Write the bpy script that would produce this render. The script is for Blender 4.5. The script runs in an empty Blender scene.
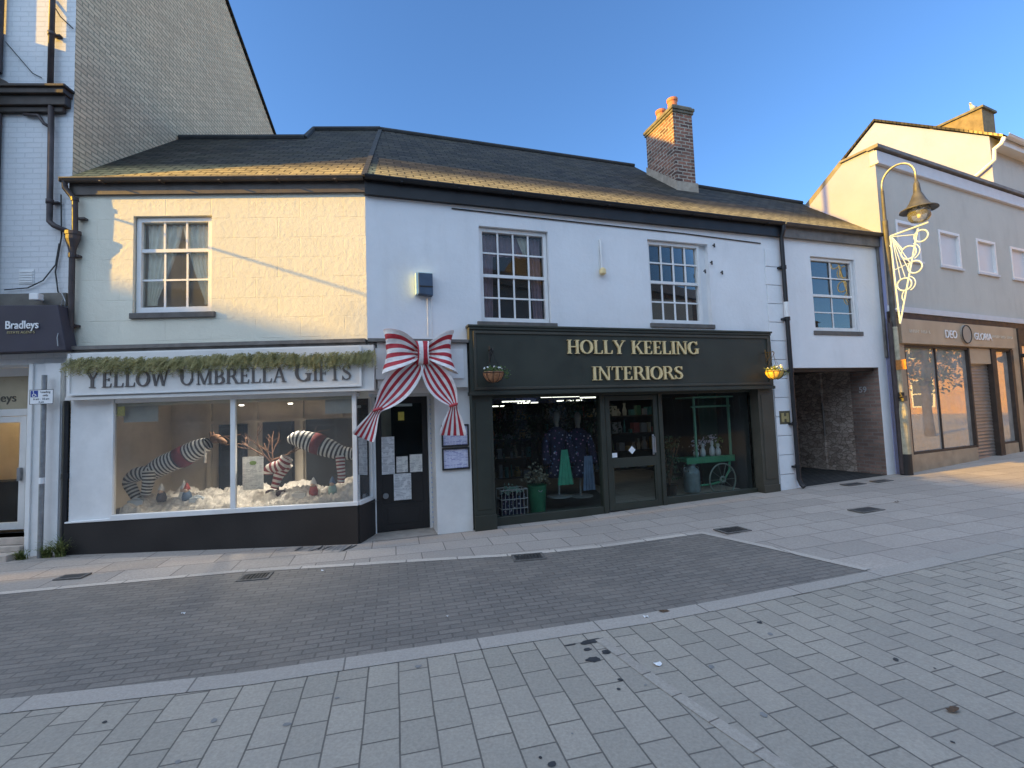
import bpy, bmesh, math, random
from mathutils import Vector, Matrix
random.seed(7)
SC = bpy.context.scene
COL = SC.collection
PI = math.pi
rad = math.radians

# ---------------------------------------------------------------- frames
class Frame:
    """a facade: u runs along it, v goes into the building, z is up"""
    def __init__(s, x, y, az):
        s.x, s.y, s.az = x, y, az
    def pt(s, u, v, z=0.0):
        c, k = math.cos(s.az), math.sin(s.az)
        return Vector((s.x + u*c - v*k, s.y + u*k + v*c, z))
    def local(s, x, y):
        c, k = math.cos(s.az), math.sin(s.az)
        dx, dy = x - s.x, y - s.y
        return dx*c + dy*k, -dx*k + dy*c

OX, OY = -2.03933, 6.79774
F1 = Frame(OX, OY, 0.05618)
F2 = Frame(OX, OY, rad(18.0))
F3 = Frame(7.88715, 9.90959, rad(24.5))
W0 = Frame(0, 0, 0)

KN = [(-80, .05), (-6, .05), (-2, 0), (1, 0), (30, .81), (200, .81)]
def gz(x):
    for (a, za), (b, zb) in zip(KN, KN[1:]):
        if x <= b:
            t = max(0, (x - a)/(b - a))
            return za + (zb - za)*t
    return KN[-1][1]

# ---------------------------------------------------------------- mesh builder
class MB:
    def __init__(s):
        s.v, s.f, s.uv = [], [], {}
    def poly(s, pts, uv=None):
        n = len(s.v)
        s.v += [tuple(p) for p in pts]
        s.f.append(tuple(range(n, n + len(pts))))
        if uv: s.uv[len(s.f) - 1] = uv
        return s
    def box(s, x0, x1, y0, y1, z0, z1):
        n = len(s.v)
        s.v += [(x, y, z) for x in (x0, x1) for y in (y0, y1) for z in (z0, z1)]
        s.f += [tuple(n + i for i in q) for q in ((0, 1, 3, 2), (4, 6, 7, 5), (0, 4, 5, 1), (2, 3, 7, 6), (0, 2, 6, 4), (1, 5, 7, 3))]
        return s
    def obox(s, c, ax, ay, az):
        """oriented box: centre and three half-axis vectors"""
        c, ax, ay, az = map(Vector, (c, ax, ay, az))
        n = len(s.v)
        s.v += [tuple(c + ax*i + ay*j + az*k) for i in (-1, 1) for j in (-1, 1) for k in (-1, 1)]
        s.f += [tuple(n + i for i in q) for q in ((0, 1, 3, 2), (4, 6, 7, 5), (0, 4, 5, 1), (2, 3, 7, 6), (0, 2, 6, 4), (1, 5, 7, 3))]
        return s
    def bar(s, p, q, w, d, side=(0, 1, 0)):
        p, q = Vector(p), Vector(q)
        a = q - p
        b = a.cross(Vector(side))
        if b.length < 1e-6: b = a.cross(Vector((1, 0, 0)))
        b.normalize()
        c = a.cross(b).normalized()
        return s.obox((p + q)/2, a/2, b*w/2, c*d/2)
    def prism(s, pts, y0, y1):
        """polygon in x,z pushed from y0 (front) to y1"""
        n, k = len(s.v), len(pts)
        s.v += [(x, y0, z) for x, z in pts] + [(x, y1, z) for x, z in pts]
        s.f.append(tuple(range(n, n + k)))
        s.f.append(tuple(range(n + 2*k - 1, n + k - 1, -1)))
        for i in range(k):
            j = (i + 1) % k
            s.f.append((n + i, n + k + i, n + k + j, n + j))
        return s
    def tube(s, pts, r, n=8, cap=True):
        pts = [Vector(p) for p in pts]
        rs = r if isinstance(r, (list, tuple)) else [r]*len(pts)
        base = len(s.v)
        up = None
        for i, p in enumerate(pts):
            if i == 0: d = pts[1] - p
            elif i == len(pts) - 1: d = p - pts[i - 1]
            else: d = (pts[i + 1] - p).normalized() + (p - pts[i - 1]).normalized()
            d.normalize()
            if up is None:
                up = Vector((0, 0, 1)) if abs(d.z) < .9 else Vector((1, 0, 0))
            a = d.cross(up)
            if a.length < 1e-5: a = d.cross(Vector((0, 1, 0)))
            a.normalize()
            b = d.cross(a).normalized()
            up = -b if b.dot(up) < 0 else b
            b = a.cross(d).normalized()
            for k in range(n):
                t = 2*PI*k/n
                s.v.append(tuple(p + (a*math.cos(t) + b*math.sin(t))*rs[i]))
        for i in range(len(pts) - 1):
            for k in range(n):
                k2 = (k + 1) % n
                s.f.append((base + i*n + k, base + i*n + k2, base + (i + 1)*n + k2, base + (i + 1)*n + k))
        if cap:
            s.f.append(tuple(base + k for k in range(n)))
            e = base + (len(pts) - 1)*n
            s.f.append(tuple(e + k for k in reversed(range(n))))
        return s
    def lathe(s, prof, c=(0, 0, 0), n=16, sx=1, sy=1):
        base = len(s.v)
        for r, z in prof:
            for k in range(n):
                t = 2*PI*k/n
                s.v.append((c[0] + r*math.cos(t)*sx, c[1] + r*math.sin(t)*sy, c[2] + z))
        for i in range(len(prof) - 1):
            for k in range(n):
                k2 = (k + 1) % n
                s.f.append((base + i*n + k, base + i*n + k2, base + (i + 1)*n + k2, base + (i + 1)*n + k))
        if prof[0][0] > 1e-4: s.f.append(tuple(base + k for k in reversed(range(n))))
        if prof[-1][0] > 1e-4:
            e = base + (len(prof) - 1)*n
            s.f.append(tuple(e + k for k in range(n)))
        return s
    def ball(s, c, rx, ry, rz, n=12, m=8, jit=0, rng=random):
        base = len(s.v)
        for i in range(m + 1):
            t = PI*i/m
            for k in range(n):
                p = 2*PI*k/n
                j = 1 + rng.uniform(-jit, jit)
                s.v.append((c[0] + rx*j*math.sin(t)*math.cos(p), c[1] + ry*j*math.sin(t)*math.sin(p), c[2] + rz*j*math.cos(t)))
        for i in range(m):
            for k in range(n):
                k2 = (k + 1) % n
                s.f.append((base + i*n + k, base + (i + 1)*n + k, base + (i + 1)*n + k2, base + i*n + k2))
        return s
    def ring(s, c, R, r, ax=(1, 0, 0), az=(0, 0, 1), n=24, m=6, a0=0, a1=2*PI):
        ax, az, c = Vector(ax), Vector(az), Vector(c)
        full = abs(a1 - a0 - 2*PI) < 1e-6
        pts = [c + (ax*math.cos(a0 + (a1 - a0)*i/n) + az*math.sin(a0 + (a1 - a0)*i/n))*R for i in range(n + (1 if not full else 1))]
        return s.tube(pts, r, m, cap=not full)
    def grid(s, rows, uvs=None, close=False):
        base = len(s.v)
        w = len(rows[0])
        for r in rows: s.v += [tuple(p) for p in r]
        for i in range(len(rows) - 1):
            for k in range(w - 1):
                q = ((i, k), (i, k + 1), (i + 1, k + 1), (i + 1, k))
                s.f.append(tuple(base + a*w + b for a, b in q))
                if uvs: s.uv[len(s.f) - 1] = [uvs[a][b] for a, b in q]
        return s
    def build(s, name, mat, parent=None, smooth=False, bevel=0, loc=None, rotz=0):
        me = bpy.data.meshes.new(name)
        me.from_pydata(s.v, [], s.f)
        if s.uv:
            ul = me.uv_layers.new(name='uv')
            for pi, p in enumerate(me.polygons):
                if pi in s.uv:
                    for li, uv in zip(p.loop_indices, s.uv[pi]): ul.data[li].uv = uv
        bm = bmesh.new(); bm.from_mesh(me)
        if not s.uv:
            bmesh.ops.recalc_face_normals(bm, faces=bm.faces)
        bm.to_mesh(me); bm.free()
        if smooth:
            for p in me.polygons: p.use_smooth = True
        if not isinstance(mat, (list, tuple)): mat = [mat]
        for m in mat: me.materials.append(m)
        o = bpy.data.objects.new(name, me)
        COL.objects.link(o)
        if parent is not None: o.parent = parent
        if loc is not None: o.location = loc
        o.rotation_euler = (0, 0, rotz)
        if bevel:
            b = o.modifiers.new('bevel', 'BEVEL'); b.width = bevel; b.segments = 2; b.limit_method = 'ANGLE'; b.angle_limit = rad(40)
        return o

def tag(o, label=None, cat=None, group=None, kind=None):
    if label: o['label'] = label
    if cat: o['category'] = cat
    if group: o['group'] = group
    if kind: o['kind'] = kind
    return o
def thing(name, label, cat, fr=W0, u=0, v=0, z=0, group=None, rot=0):
    o = bpy.data.objects.new(name, None)
    o.empty_display_size = .2
    COL.objects.link(o)
    o.location = fr.pt(u, v, z)
    o.rotation_euler = (0, 0, fr.az + rot)
    return tag(o, label, cat, group)
def copy_tree(o, parent=None):
    c = o.copy(); COL.objects.link(c)
    if parent is not None: c.parent = parent
    for ch in list(o.children): copy_tree(ch, c)
    return c

def sheet(name, pts, z, mat, kind='structure'):
    """flat paving sheet that follows the slope of the street"""
    bm = bmesh.new()
    bm.faces.new([bm.verts.new((p[0], p[1], 0)) for p in pts])
    for kx in [k[0] for k in KN[1:-1]]:
        bmesh.ops.bisect_plane(bm, geom=bm.verts[:] + bm.edges[:] + bm.faces[:], plane_co=(kx, 0, 0), plane_no=(1, 0, 0))
    for v in bm.verts: v.co.z = gz(v.co.x) + z
    bmesh.ops.recalc_face_normals(bm, faces=bm.faces)
    for f in bm.faces:
        if f.normal.z < 0: f.normal_flip()
    me = bpy.data.meshes.new(name); bm.to_mesh(me); bm.free()
    me.materials.append(mat)
    o = bpy.data.objects.new(name, me); COL.objects.link(o)
    if kind: o['kind'] = kind
    return o

def wall_mesh(mb, u0, u1, z0, z1, holes, v=0.0, depth=.12):
    us = sorted({u0, u1, *[h[0] for h in holes], *[h[1] for h in holes]})
    zs = sorted({z0, z1, *[h[2] for h in holes], *[h[3] for h in holes]})
    us = [a for a in us if u0 <= a <= u1]; zs = [a for a in zs if z0 <= a <= z1]
    for a, b in zip(us, us[1:]):
        for c, d in zip(zs, zs[1:]):
            m, n = (a + b)/2, (c + d)/2
            if any(h[0] < m < h[1] and h[2] < n < h[3] for h in holes): continue
            mb.poly([(a, v, c), (b, v, c), (b, v, d), (a, v, d)])
    for h in holes:
        a, b, c, d = max(h[0], u0), min(h[1], u1), max(h[2], z0), min(h[3], z1)
        w = v + (h[4] if len(h) > 4 else depth)
        if h[0] >= u0: mb.poly([(a, v, c), (a, v, d), (a, w, d), (a, w, c)])
        if h[1] <= u1: mb.poly([(b, v, c), (b, w, c), (b, w, d), (b, v, d)])
        if h[3] <= z1: mb.poly([(a, v, d), (b, v, d), (b, w, d), (a, w, d)])
        if h[2] > z0: mb.poly([(a, v, c), (a, w, c), (b, w, c), (b, v, c)])
    return mb

# ---------------------------------------------------------------- materials
def new_mat(name):
    m = bpy.data.materials.new(name); m.use_nodes = True
    nt = m.node_tree
    for n in list(nt.nodes):
        if n.type != 'OUTPUT_MATERIAL': nt.nodes.remove(n)
    return m, nt, nt.nodes['Material Output']
def N(nt, t, **kw):
    n = nt.nodes.new('ShaderNode' + t)
    for k, v in kw.items():
        if k in n.inputs.keys(): n.inputs[k].default_value = v
        else: setattr(n, k, v)
    return n
def L(nt, a, b): nt.links.new(a, b)
def rgba(c): return (c[0], c[1], c[2], 1)
def coords(nt, kind='Object', axes='xyz', rot=0, off=(0, 0, 0)):
    tc = N(nt, 'TexCoord')
    src = tc.outputs[kind]
    if axes != 'xyz':
        sp = N(nt, 'SeparateXYZ'); L(nt, src, sp.inputs[0])
        cb = N(nt, 'CombineXYZ')
        if axes == 'xz':
            L(nt, sp.outputs[0], cb.inputs[0]); L(nt, sp.outputs[2], cb.inputs[1])
        elif axes == 'yz':
            L(nt, sp.outputs[1], cb.inputs[0]); L(nt, sp.outputs[2], cb.inputs[1])
        elif axes == 'sz':      # works on faces turned either way
            a = N(nt, 'Math', operation='ADD'); L(nt, sp.outputs[0], a.inputs[0]); L(nt, sp.outputs[1], a.inputs[1])
            L(nt, a.outputs[0], cb.inputs[0]); L(nt, sp.outputs[2], cb.inputs[1])
        elif axes == 'slope':   # along the eaves, up the slope
            a = N(nt, 'Math', operation='MULTIPLY'); a.inputs[1].default_value = 1.30
            L(nt, sp.outputs[1], a.inputs[0])
            L(nt, sp.outputs[0], cb.inputs[0]); L(nt, a.outputs[0], cb.inputs[1])
        src = cb.outputs[0]
    if rot or any(off):
        mp = N(nt, 'Mapping'); mp.inputs['Rotation'].default_value = (0, 0, rot); mp.inputs['Location'].default_value = off
        L(nt, src, mp.inputs[0]); src = mp.outputs[0]
    return src
def noise(nt, vec, scale, detail=4, rough=.6):
    n = N(nt, 'TexNoise'); n.inputs['Scale'].default_value = scale; n.inputs['Detail'].default_value = detail; n.inputs['Roughness'].default_value = rough
    if vec is not None: L(nt, vec, n.inputs['Vector'])
    return n.outputs[0]
def ramp(nt, fac, stops):
    r = N(nt, 'ValToRGB')
    el = r.color_ramp.elements
    while len(el) < len(stops): el.new(.5)
    for e, (p, c) in zip(el, stops):
        e.position = p; e.color = rgba(c) if isinstance(c, (tuple, list)) else (c, c, c, 1)
    L(nt, fac, r.inputs[0])
    return r.outputs[0]
def mixc(nt, fac, a, b, mode='MIX'):
    m = N(nt, 'Mix', data_type='RGBA', blend_type=mode)
    for sock, val in ((m.inputs[0], fac), (m.inputs[6], a), (m.inputs[7], b)):
        if hasattr(val, 'links'): L(nt, val, sock)
        elif isinstance(val, (int, float)): sock.default_value = val
        else: sock.default_value = rgba(val)
    return m.outputs[2]
def bump(nt, h, strength=.3, dist=.01, prev=None):
    b = N(nt, 'Bump'); b.inputs['Strength'].default_value = strength; b.inputs['Distance'].default_value = dist
    L(nt, h, b.inputs['Height'])
    if prev is not None: L(nt, prev, b.inputs['Normal'])
    return b.outputs[0]
def finish(nt, out, col, rough=.7, normal=None, metal=0, spec=.5, emit=None, es=0, **kw):
    p = N(nt, 'BsdfPrincipled')
    if hasattr(col, 'links'): L(nt, col, p.inputs['Base Color'])
    else: p.inputs['Base Color'].default_value = rgba(col)
    if hasattr(rough, 'links'): L(nt, rough, p.inputs['Roughness'])
    else: p.inputs['Roughness'].default_value = rough
    p.inputs['Metallic'].default_value = metal
    p.inputs['Specular IOR Level'].default_value = spec
    if normal is not None: L(nt, normal, p.inputs['Normal'])
    if emit: p.inputs['Emission Color'].default_value = rgba(emit); p.inputs['Emission Strength'].default_value = es
    for k, v in kw.items(): p.inputs[k].default_value = v
    L(nt, p.outputs[0], out.inputs[0])
    return p
_plain = {}
def plain(name, col, rough=.6, var=.12, scale=5, bmp=.0, bscale=80, metal=0, spec=.4, dirt=0, emit=None, es=0):
    """painted or plain surface with uneven colour, a little dirt and fine relief"""
    if name in _plain: return _plain[name]
    m, nt, out = new_mat(name)
    v = coords(nt)
    n = noise(nt, v, scale, 6)
    lo = tuple(c*(1 - var) for c in col); hi = tuple(min(1, c*(1 + var)) for c in col)
    c = ramp(nt, n, [(.3, lo), (.7, hi)])
    if dirt:
        d = ramp(nt, noise(nt, v, scale*.35, 8, .7), [(.45, 0.0), (.75, 1.0)])
        dm = N(nt, 'Math', operation='MULTIPLY'); L(nt, d, dm.inputs[0]); dm.inputs[1].default_value = dirt
        c = mixc(nt, dm.outputs[0], c, tuple(x*.35 for x in col))
    nm = bump(nt, noise(nt, v, bscale, 5), .5, bmp) if bmp else None
    rr = ramp(nt, noise(nt, v, scale*2, 4), [(.3, max(.02, rough - .08)), (.7, min(1, rough + .1))])
    finish(nt, out, c, rr, nm, metal, spec, emit, es)
    _plain[name] = m
    return m
def render_wall(name, col, axes='xz', lump=.012, fine=.003, stain=.25, ashlar=False, streak=(.25, .24, .22)):
    m, nt, out = new_mat(name)
    v = coords(nt)
    v2 = coords(nt, axes=axes)
    n1 = noise(nt, v, 1.3, 6); n2 = noise(nt, v, 14, 5); n3 = noise(nt, v, 90, 3)
    c = ramp(nt, n1, [(.3, tuple(x*.93 for x in col)), (.7, tuple(min(1, x*1.03) for x in col))])
    # rain streaks: noise stretched down the wall
    mp = N(nt, 'Mapping'); mp.inputs['Scale'].default_value = (2.0, 2.0, .55); L(nt, v, mp.inputs[0])
    st = ramp(nt, noise(nt, mp.outputs[0], 1.2, 9, .62), [(.52, 0.0), (.85, 1.0)])
    lowp = N(nt, 'SeparateXYZ'); L(nt, v, lowp.inputs[0])
    hz_ = N(nt, 'MapRange'); L(nt, lowp.outputs[2], hz_.inputs[0])
    for k_, q_ in ((1, 0.0), (2, .9), (3, .8), (4, 0.0)): hz_.inputs[k_].default_value = q_
    gr_ = N(nt, 'Math', operation='MULTIPLY'); L(nt, hz_.outputs[0], gr_.inputs[0]); L(nt, ramp(nt, noise(nt, v, 6, 7, .7), [(.4, 0.0), (.7, 1.0)]), gr_.inputs[1])
    mx_ = N(nt, 'Math', operation='MAXIMUM'); L(nt, st, mx_.inputs[0]); L(nt, gr_.outputs[0], mx_.inputs[1]); st = mx_.outputs[0]
    sm = N(nt, 'Math', operation='MULTIPLY'); L(nt, st, sm.inputs[0]); sm.inputs[1].default_value = stain
    c = mixc(nt, sm.outputs[0], c, streak)
    sp = ramp(nt, noise(nt, v, 26, 3, .5), [(.70, 0.0), (.78, .35)])
    c = mixc(nt, sp, c, tuple(x*.55 for x in col))
    nm = bump(nt, n2, .6, lump)
    nm = bump(nt, n3, .6, fine, nm)
    if ashlar:
        b = N(nt, 'TexBrick'); L(nt, v2, b.inputs[0])
        for k, q in (('Scale', 1), ('Brick Width', .62), ('Row Height', .29), ('Mortar Size', .006), ('Mortar Smooth', .5)): b.inputs[k].default_value = q
        wob = ramp(nt, noise(nt, v, 3, 3), [(.4, 0.0), (.6, 1.0)])
        mm = N(nt, 'Math', operation='MULTIPLY'); L(nt, b.outputs['Fac'], mm.inputs[0]); L(nt, wob, mm.inputs[1])
        iv = N(nt, 'Math', operation='SUBTRACT'); iv.inputs[0].default_value = 1; L(nt, mm.outputs[0], iv.inputs[1])
        nm = bump(nt, iv.outputs[0], .8, .006, nm)
    finish(nt, out, c, .85, nm, spec=.25)
    return m
def brick(name, c1, c2, mortar, bw=.225, rh=.075, ms=.01, axes='xz', rot=0, bmp=.008, rough=.85, var=.5, soot=.3, spec=.25, offset=.5, grain=.35, gscale=70, sootc=(.04, .04, .04), smooth=.1, bias=0, sscale=.9, fade=None, noise_bmp=.004, warp=0, off=(0, 0, 0)):
    # fade = (colour, full at v, none at v): lichen towards the eaves, lightened to paint in the sunlit strip
    m, nt, out = new_mat(name)
    v = coords(nt)
    v2 = coords(nt, axes=axes, rot=rot, off=off)
    if warp:
        wn = N(nt, 'TexNoise'); wn.inputs['Scale'].default_value = 2.5; L(nt, v, wn.inputs['Vector'])
        sb = N(nt, 'VectorMath', operation='SUBTRACT'); L(nt, wn.outputs['Color'], sb.inputs[0]); sb.inputs[1].default_value = (.5, .5, .5)
        sc = N(nt, 'VectorMath', operation='SCALE'); L(nt, sb.outputs[0], sc.inputs[0]); sc.inputs['Scale'].default_value = warp
        ad = N(nt, 'VectorMath', operation='ADD'); L(nt, v2, ad.inputs[0]); L(nt, sc.outputs[0], ad.inputs[1]); v2 = ad.outputs[0]
    b = N(nt, 'TexBrick'); b.offset = offset
    L(nt, v2, b.inputs[0])
    for k, q in (('Color1', rgba(c1)), ('Color2', rgba(c2)), ('Mortar', rgba(mortar)), ('Scale', 1), ('Mortar Size', ms), ('Mortar Smooth', smooth), ('Bias', bias), ('Brick Width', bw), ('Row Height', rh)):
        b.inputs[k].default_value = q
    c = b.outputs['Color']
    g = ramp(nt, noise(nt, v, gscale, 5, .7), [(.3, 1 - grain), (.7, 1.0)])
    c = mixc(nt, 1, c, g, 'MULTIPLY')
    if soot:
        s = ramp(nt, noise(nt, v, sscale, 8, .65), [(.42, 0.0), (.72, 1.0)])
        sm = N(nt, 'Math', operation='MULTIPLY'); L(nt, s, sm.inputs[0]); sm.inputs[1].default_value = soot
        c = mixc(nt, sm.outputs[0], c, sootc)
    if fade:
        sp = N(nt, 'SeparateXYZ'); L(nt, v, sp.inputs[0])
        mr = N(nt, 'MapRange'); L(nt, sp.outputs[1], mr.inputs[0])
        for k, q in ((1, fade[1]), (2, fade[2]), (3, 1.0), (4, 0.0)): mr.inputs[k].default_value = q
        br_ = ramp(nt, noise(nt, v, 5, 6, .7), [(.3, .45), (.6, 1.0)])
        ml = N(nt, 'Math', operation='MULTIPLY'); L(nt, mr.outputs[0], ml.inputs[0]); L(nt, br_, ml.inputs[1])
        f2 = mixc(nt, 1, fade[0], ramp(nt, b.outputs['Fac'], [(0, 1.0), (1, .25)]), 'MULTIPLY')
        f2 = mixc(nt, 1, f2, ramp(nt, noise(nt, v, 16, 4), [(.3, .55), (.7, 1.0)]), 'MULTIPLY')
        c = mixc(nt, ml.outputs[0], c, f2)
    iv = N(nt, 'Math', operation='SUBTRACT'); iv.inputs[0].default_value = 1; L(nt, b.outputs['Fac'], iv.inputs[1])
    nm = bump(nt, iv.outputs[0], .9, bmp)
    nm = bump(nt, noise(nt, v, gscale*1.2, 4), .6, noise_bmp, nm)
    finish(nt, out, c, rough, nm, spec=spec)
    return m
def glass(name, tint=(.9, .93, .92), ior=1.5, dirt=.04, boost=0.0):
    m, nt, out = new_mat(name)
    v = coords(nt)
    tr = N(nt, 'BsdfTransparent'); tr.inputs[0].default_value = rgba(tint)
    gl = N(nt, 'BsdfGlossy'); gl.inputs['Roughness'].default_value = 0.0
    gl.inputs['Normal'].default_value = (0, 0, 0)
    bb = N(nt, 'Bump'); bb.inputs['Strength'].default_value = .05; bb.inputs['Distance'].default_value = .02
    L(nt, noise(nt, v, 1.6, 1), bb.inputs['Height']); L(nt, bb.outputs[0], gl.inputs['Normal'])
    fr = N(nt, 'Fresnel'); fr.inputs['IOR'].default_value = ior
    fac = fr.outputs[0]
    if boost:
        a = N(nt, 'Math', operation='ADD', use_clamp=True); L(nt, fac, a.inputs[0]); a.inputs[1].default_value = boost; fac = a.outputs[0]
    mx = N(nt, 'MixShader'); L(nt, fac, mx.inputs[0]); L(nt, tr.outputs[0], mx.inputs[1]); L(nt, gl.outputs[0], mx.inputs[2])
    df = N(nt, 'BsdfDiffuse'); df.inputs[0].default_value = (.5, .5, .48, 1)
    d = ramp(nt, noise(nt, v, 2.2, 6), [(.3, dirt*.7), (.75, dirt*1.35)])  # film over the pane: dirt, raised to paint in haze and reflected street
    m2 = N(nt, 'MixShader'); L(nt, d, m2.inputs[0]); L(nt, mx.outputs[0], m2.inputs[1]); L(nt, df.outputs[0], m2.inputs[2])
    L(nt, m2.outputs[0], out.inputs[0])
    return m
def striped(name, c1, c2, count, axis='uv', rough=.55, sheen=0):
    m, nt, out = new_mat(name)
    tc = N(nt, 'TexCoord'); sp = N(nt, 'SeparateXYZ'); L(nt, tc.outputs['UV'], sp.inputs[0])
    a = N(nt, 'Math', operation='MULTIPLY'); a.inputs[1].default_value = count; L(nt, sp.outputs[1], a.inputs[0])
    f = N(nt, 'Math', operation='FRACT'); L(nt, a.outputs[0], f.inputs[0])
    st = ramp(nt, f.outputs[0], [(.0, c1), (.47, c1), (.53, c2), (.97, c2)])
    v = tc.outputs['Object']
    g = ramp(nt, noise(nt, v, 9, 5), [(.3, .78), (.7, 1.0)])
    c = mixc(nt, 1, st, g, 'MULTIPLY')
    nm = bump(nt, noise(nt, v, 11, 5), .8, .03)
    finish(nt, out, c, rough, nm, spec=.4)
    return m
def leafmat(name, c1, c2, scale=25):
    m, nt, out = new_mat(name)
    c = ramp(nt, noise(nt, coords(nt), scale, 2), [(.3, c1), (.7, c2)])
    p = N(nt, 'BsdfPrincipled'); L(nt, c, p.inputs['Base Color']); p.inputs['Roughness'].default_value = .55
    t = N(nt, 'BsdfTranslucent'); L(nt, c, t.inputs[0])
    mx = N(nt, 'MixShader'); mx.inputs[0].default_value = .25
    L(nt, p.outputs[0], mx.inputs[1]); L(nt, t.outputs[0], mx.inputs[2]); L(nt, mx.outputs[0], out.inputs[0])
    return m
def glow(name, col, s):
    m, nt, out = new_mat(name)
    e = N(nt, 'Emission'); e.inputs[0].default_value = rgba(col); e.inputs[1].default_value = s
    L(nt, e.outputs[0], out.inputs[0]); return m
def paper(name, col=(.75, .74, .7), ink=(.25, .25, .27), rh=.016, bw=.12, z0=0):
    """a sheet covered in lines too small to read"""
    m, nt, out = new_mat(name)
    b = N(nt, 'TexBrick'); L(nt, coords(nt, axes='xz'), b.inputs[0])
    for k, q in (('Color1', rgba(ink)), ('Color2', rgba(col)), ('Mortar', rgba(col)), ('Scale', 1), ('Mortar Size', rh*.28), ('Brick Width', bw), ('Row Height', rh), ('Bias', -.1)): b.inputs[k].default_value = q
    f = ramp(nt, noise(nt, coords(nt), 14, 2), [(.42, 0.0), (.5, 1.0)])
    c = mixc(nt, f, col, b.outputs['Color'])
    finish(nt, out, c, .6, spec=.3)
    return m

# ---------------------------------------------------------------- lettering
def strip(pts, ws):
    """stroke of changing width as a list of quads"""
    out, Lp, Rp = [], [], []
    for i, p in enumerate(pts):
        a = pts[max(0, i - 1)]; b = pts[min(len(pts) - 1, i + 1)]
        dx, dz = b[0] - a[0], b[1] - a[1]
        l = math.hypot(dx, dz) or 1
        nx, nz = -dz/l*ws[i]/2, dx/l*ws[i]/2
        Lp.append((p[0] + nx, p[1] + nz)); Rp.append((p[0] - nx, p[1] - nz))
    for i in range(len(pts) - 1): out.append([Rp[i], Rp[i + 1], Lp[i + 1], Lp[i]])
    return out
def arc(cx, cz, rx, rz, a0, a1, tk, tn, n=20):
    pts, ws = [], []
    for i in range(n + 1):
        t = rad(a0 + (a1 - a0)*i/n)
        pts.append((cx + rx*math.cos(t), cz + rz*math.sin(t)))
        ws.append(tn + (tk - tn)*abs(math.cos(t))**1.3)
    return strip(pts, ws)
def R4(x0, z0, x1, z1): return [[(x0, z0), (x1, z0), (x1, z1), (x0, z1)]]
def diag(x0, z0, x1, z1, w): return [[(x0 - w/2, z0), (x0 + w/2, z0), (x1 + w/2, z1), (x1 - w/2, z1)]]
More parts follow.
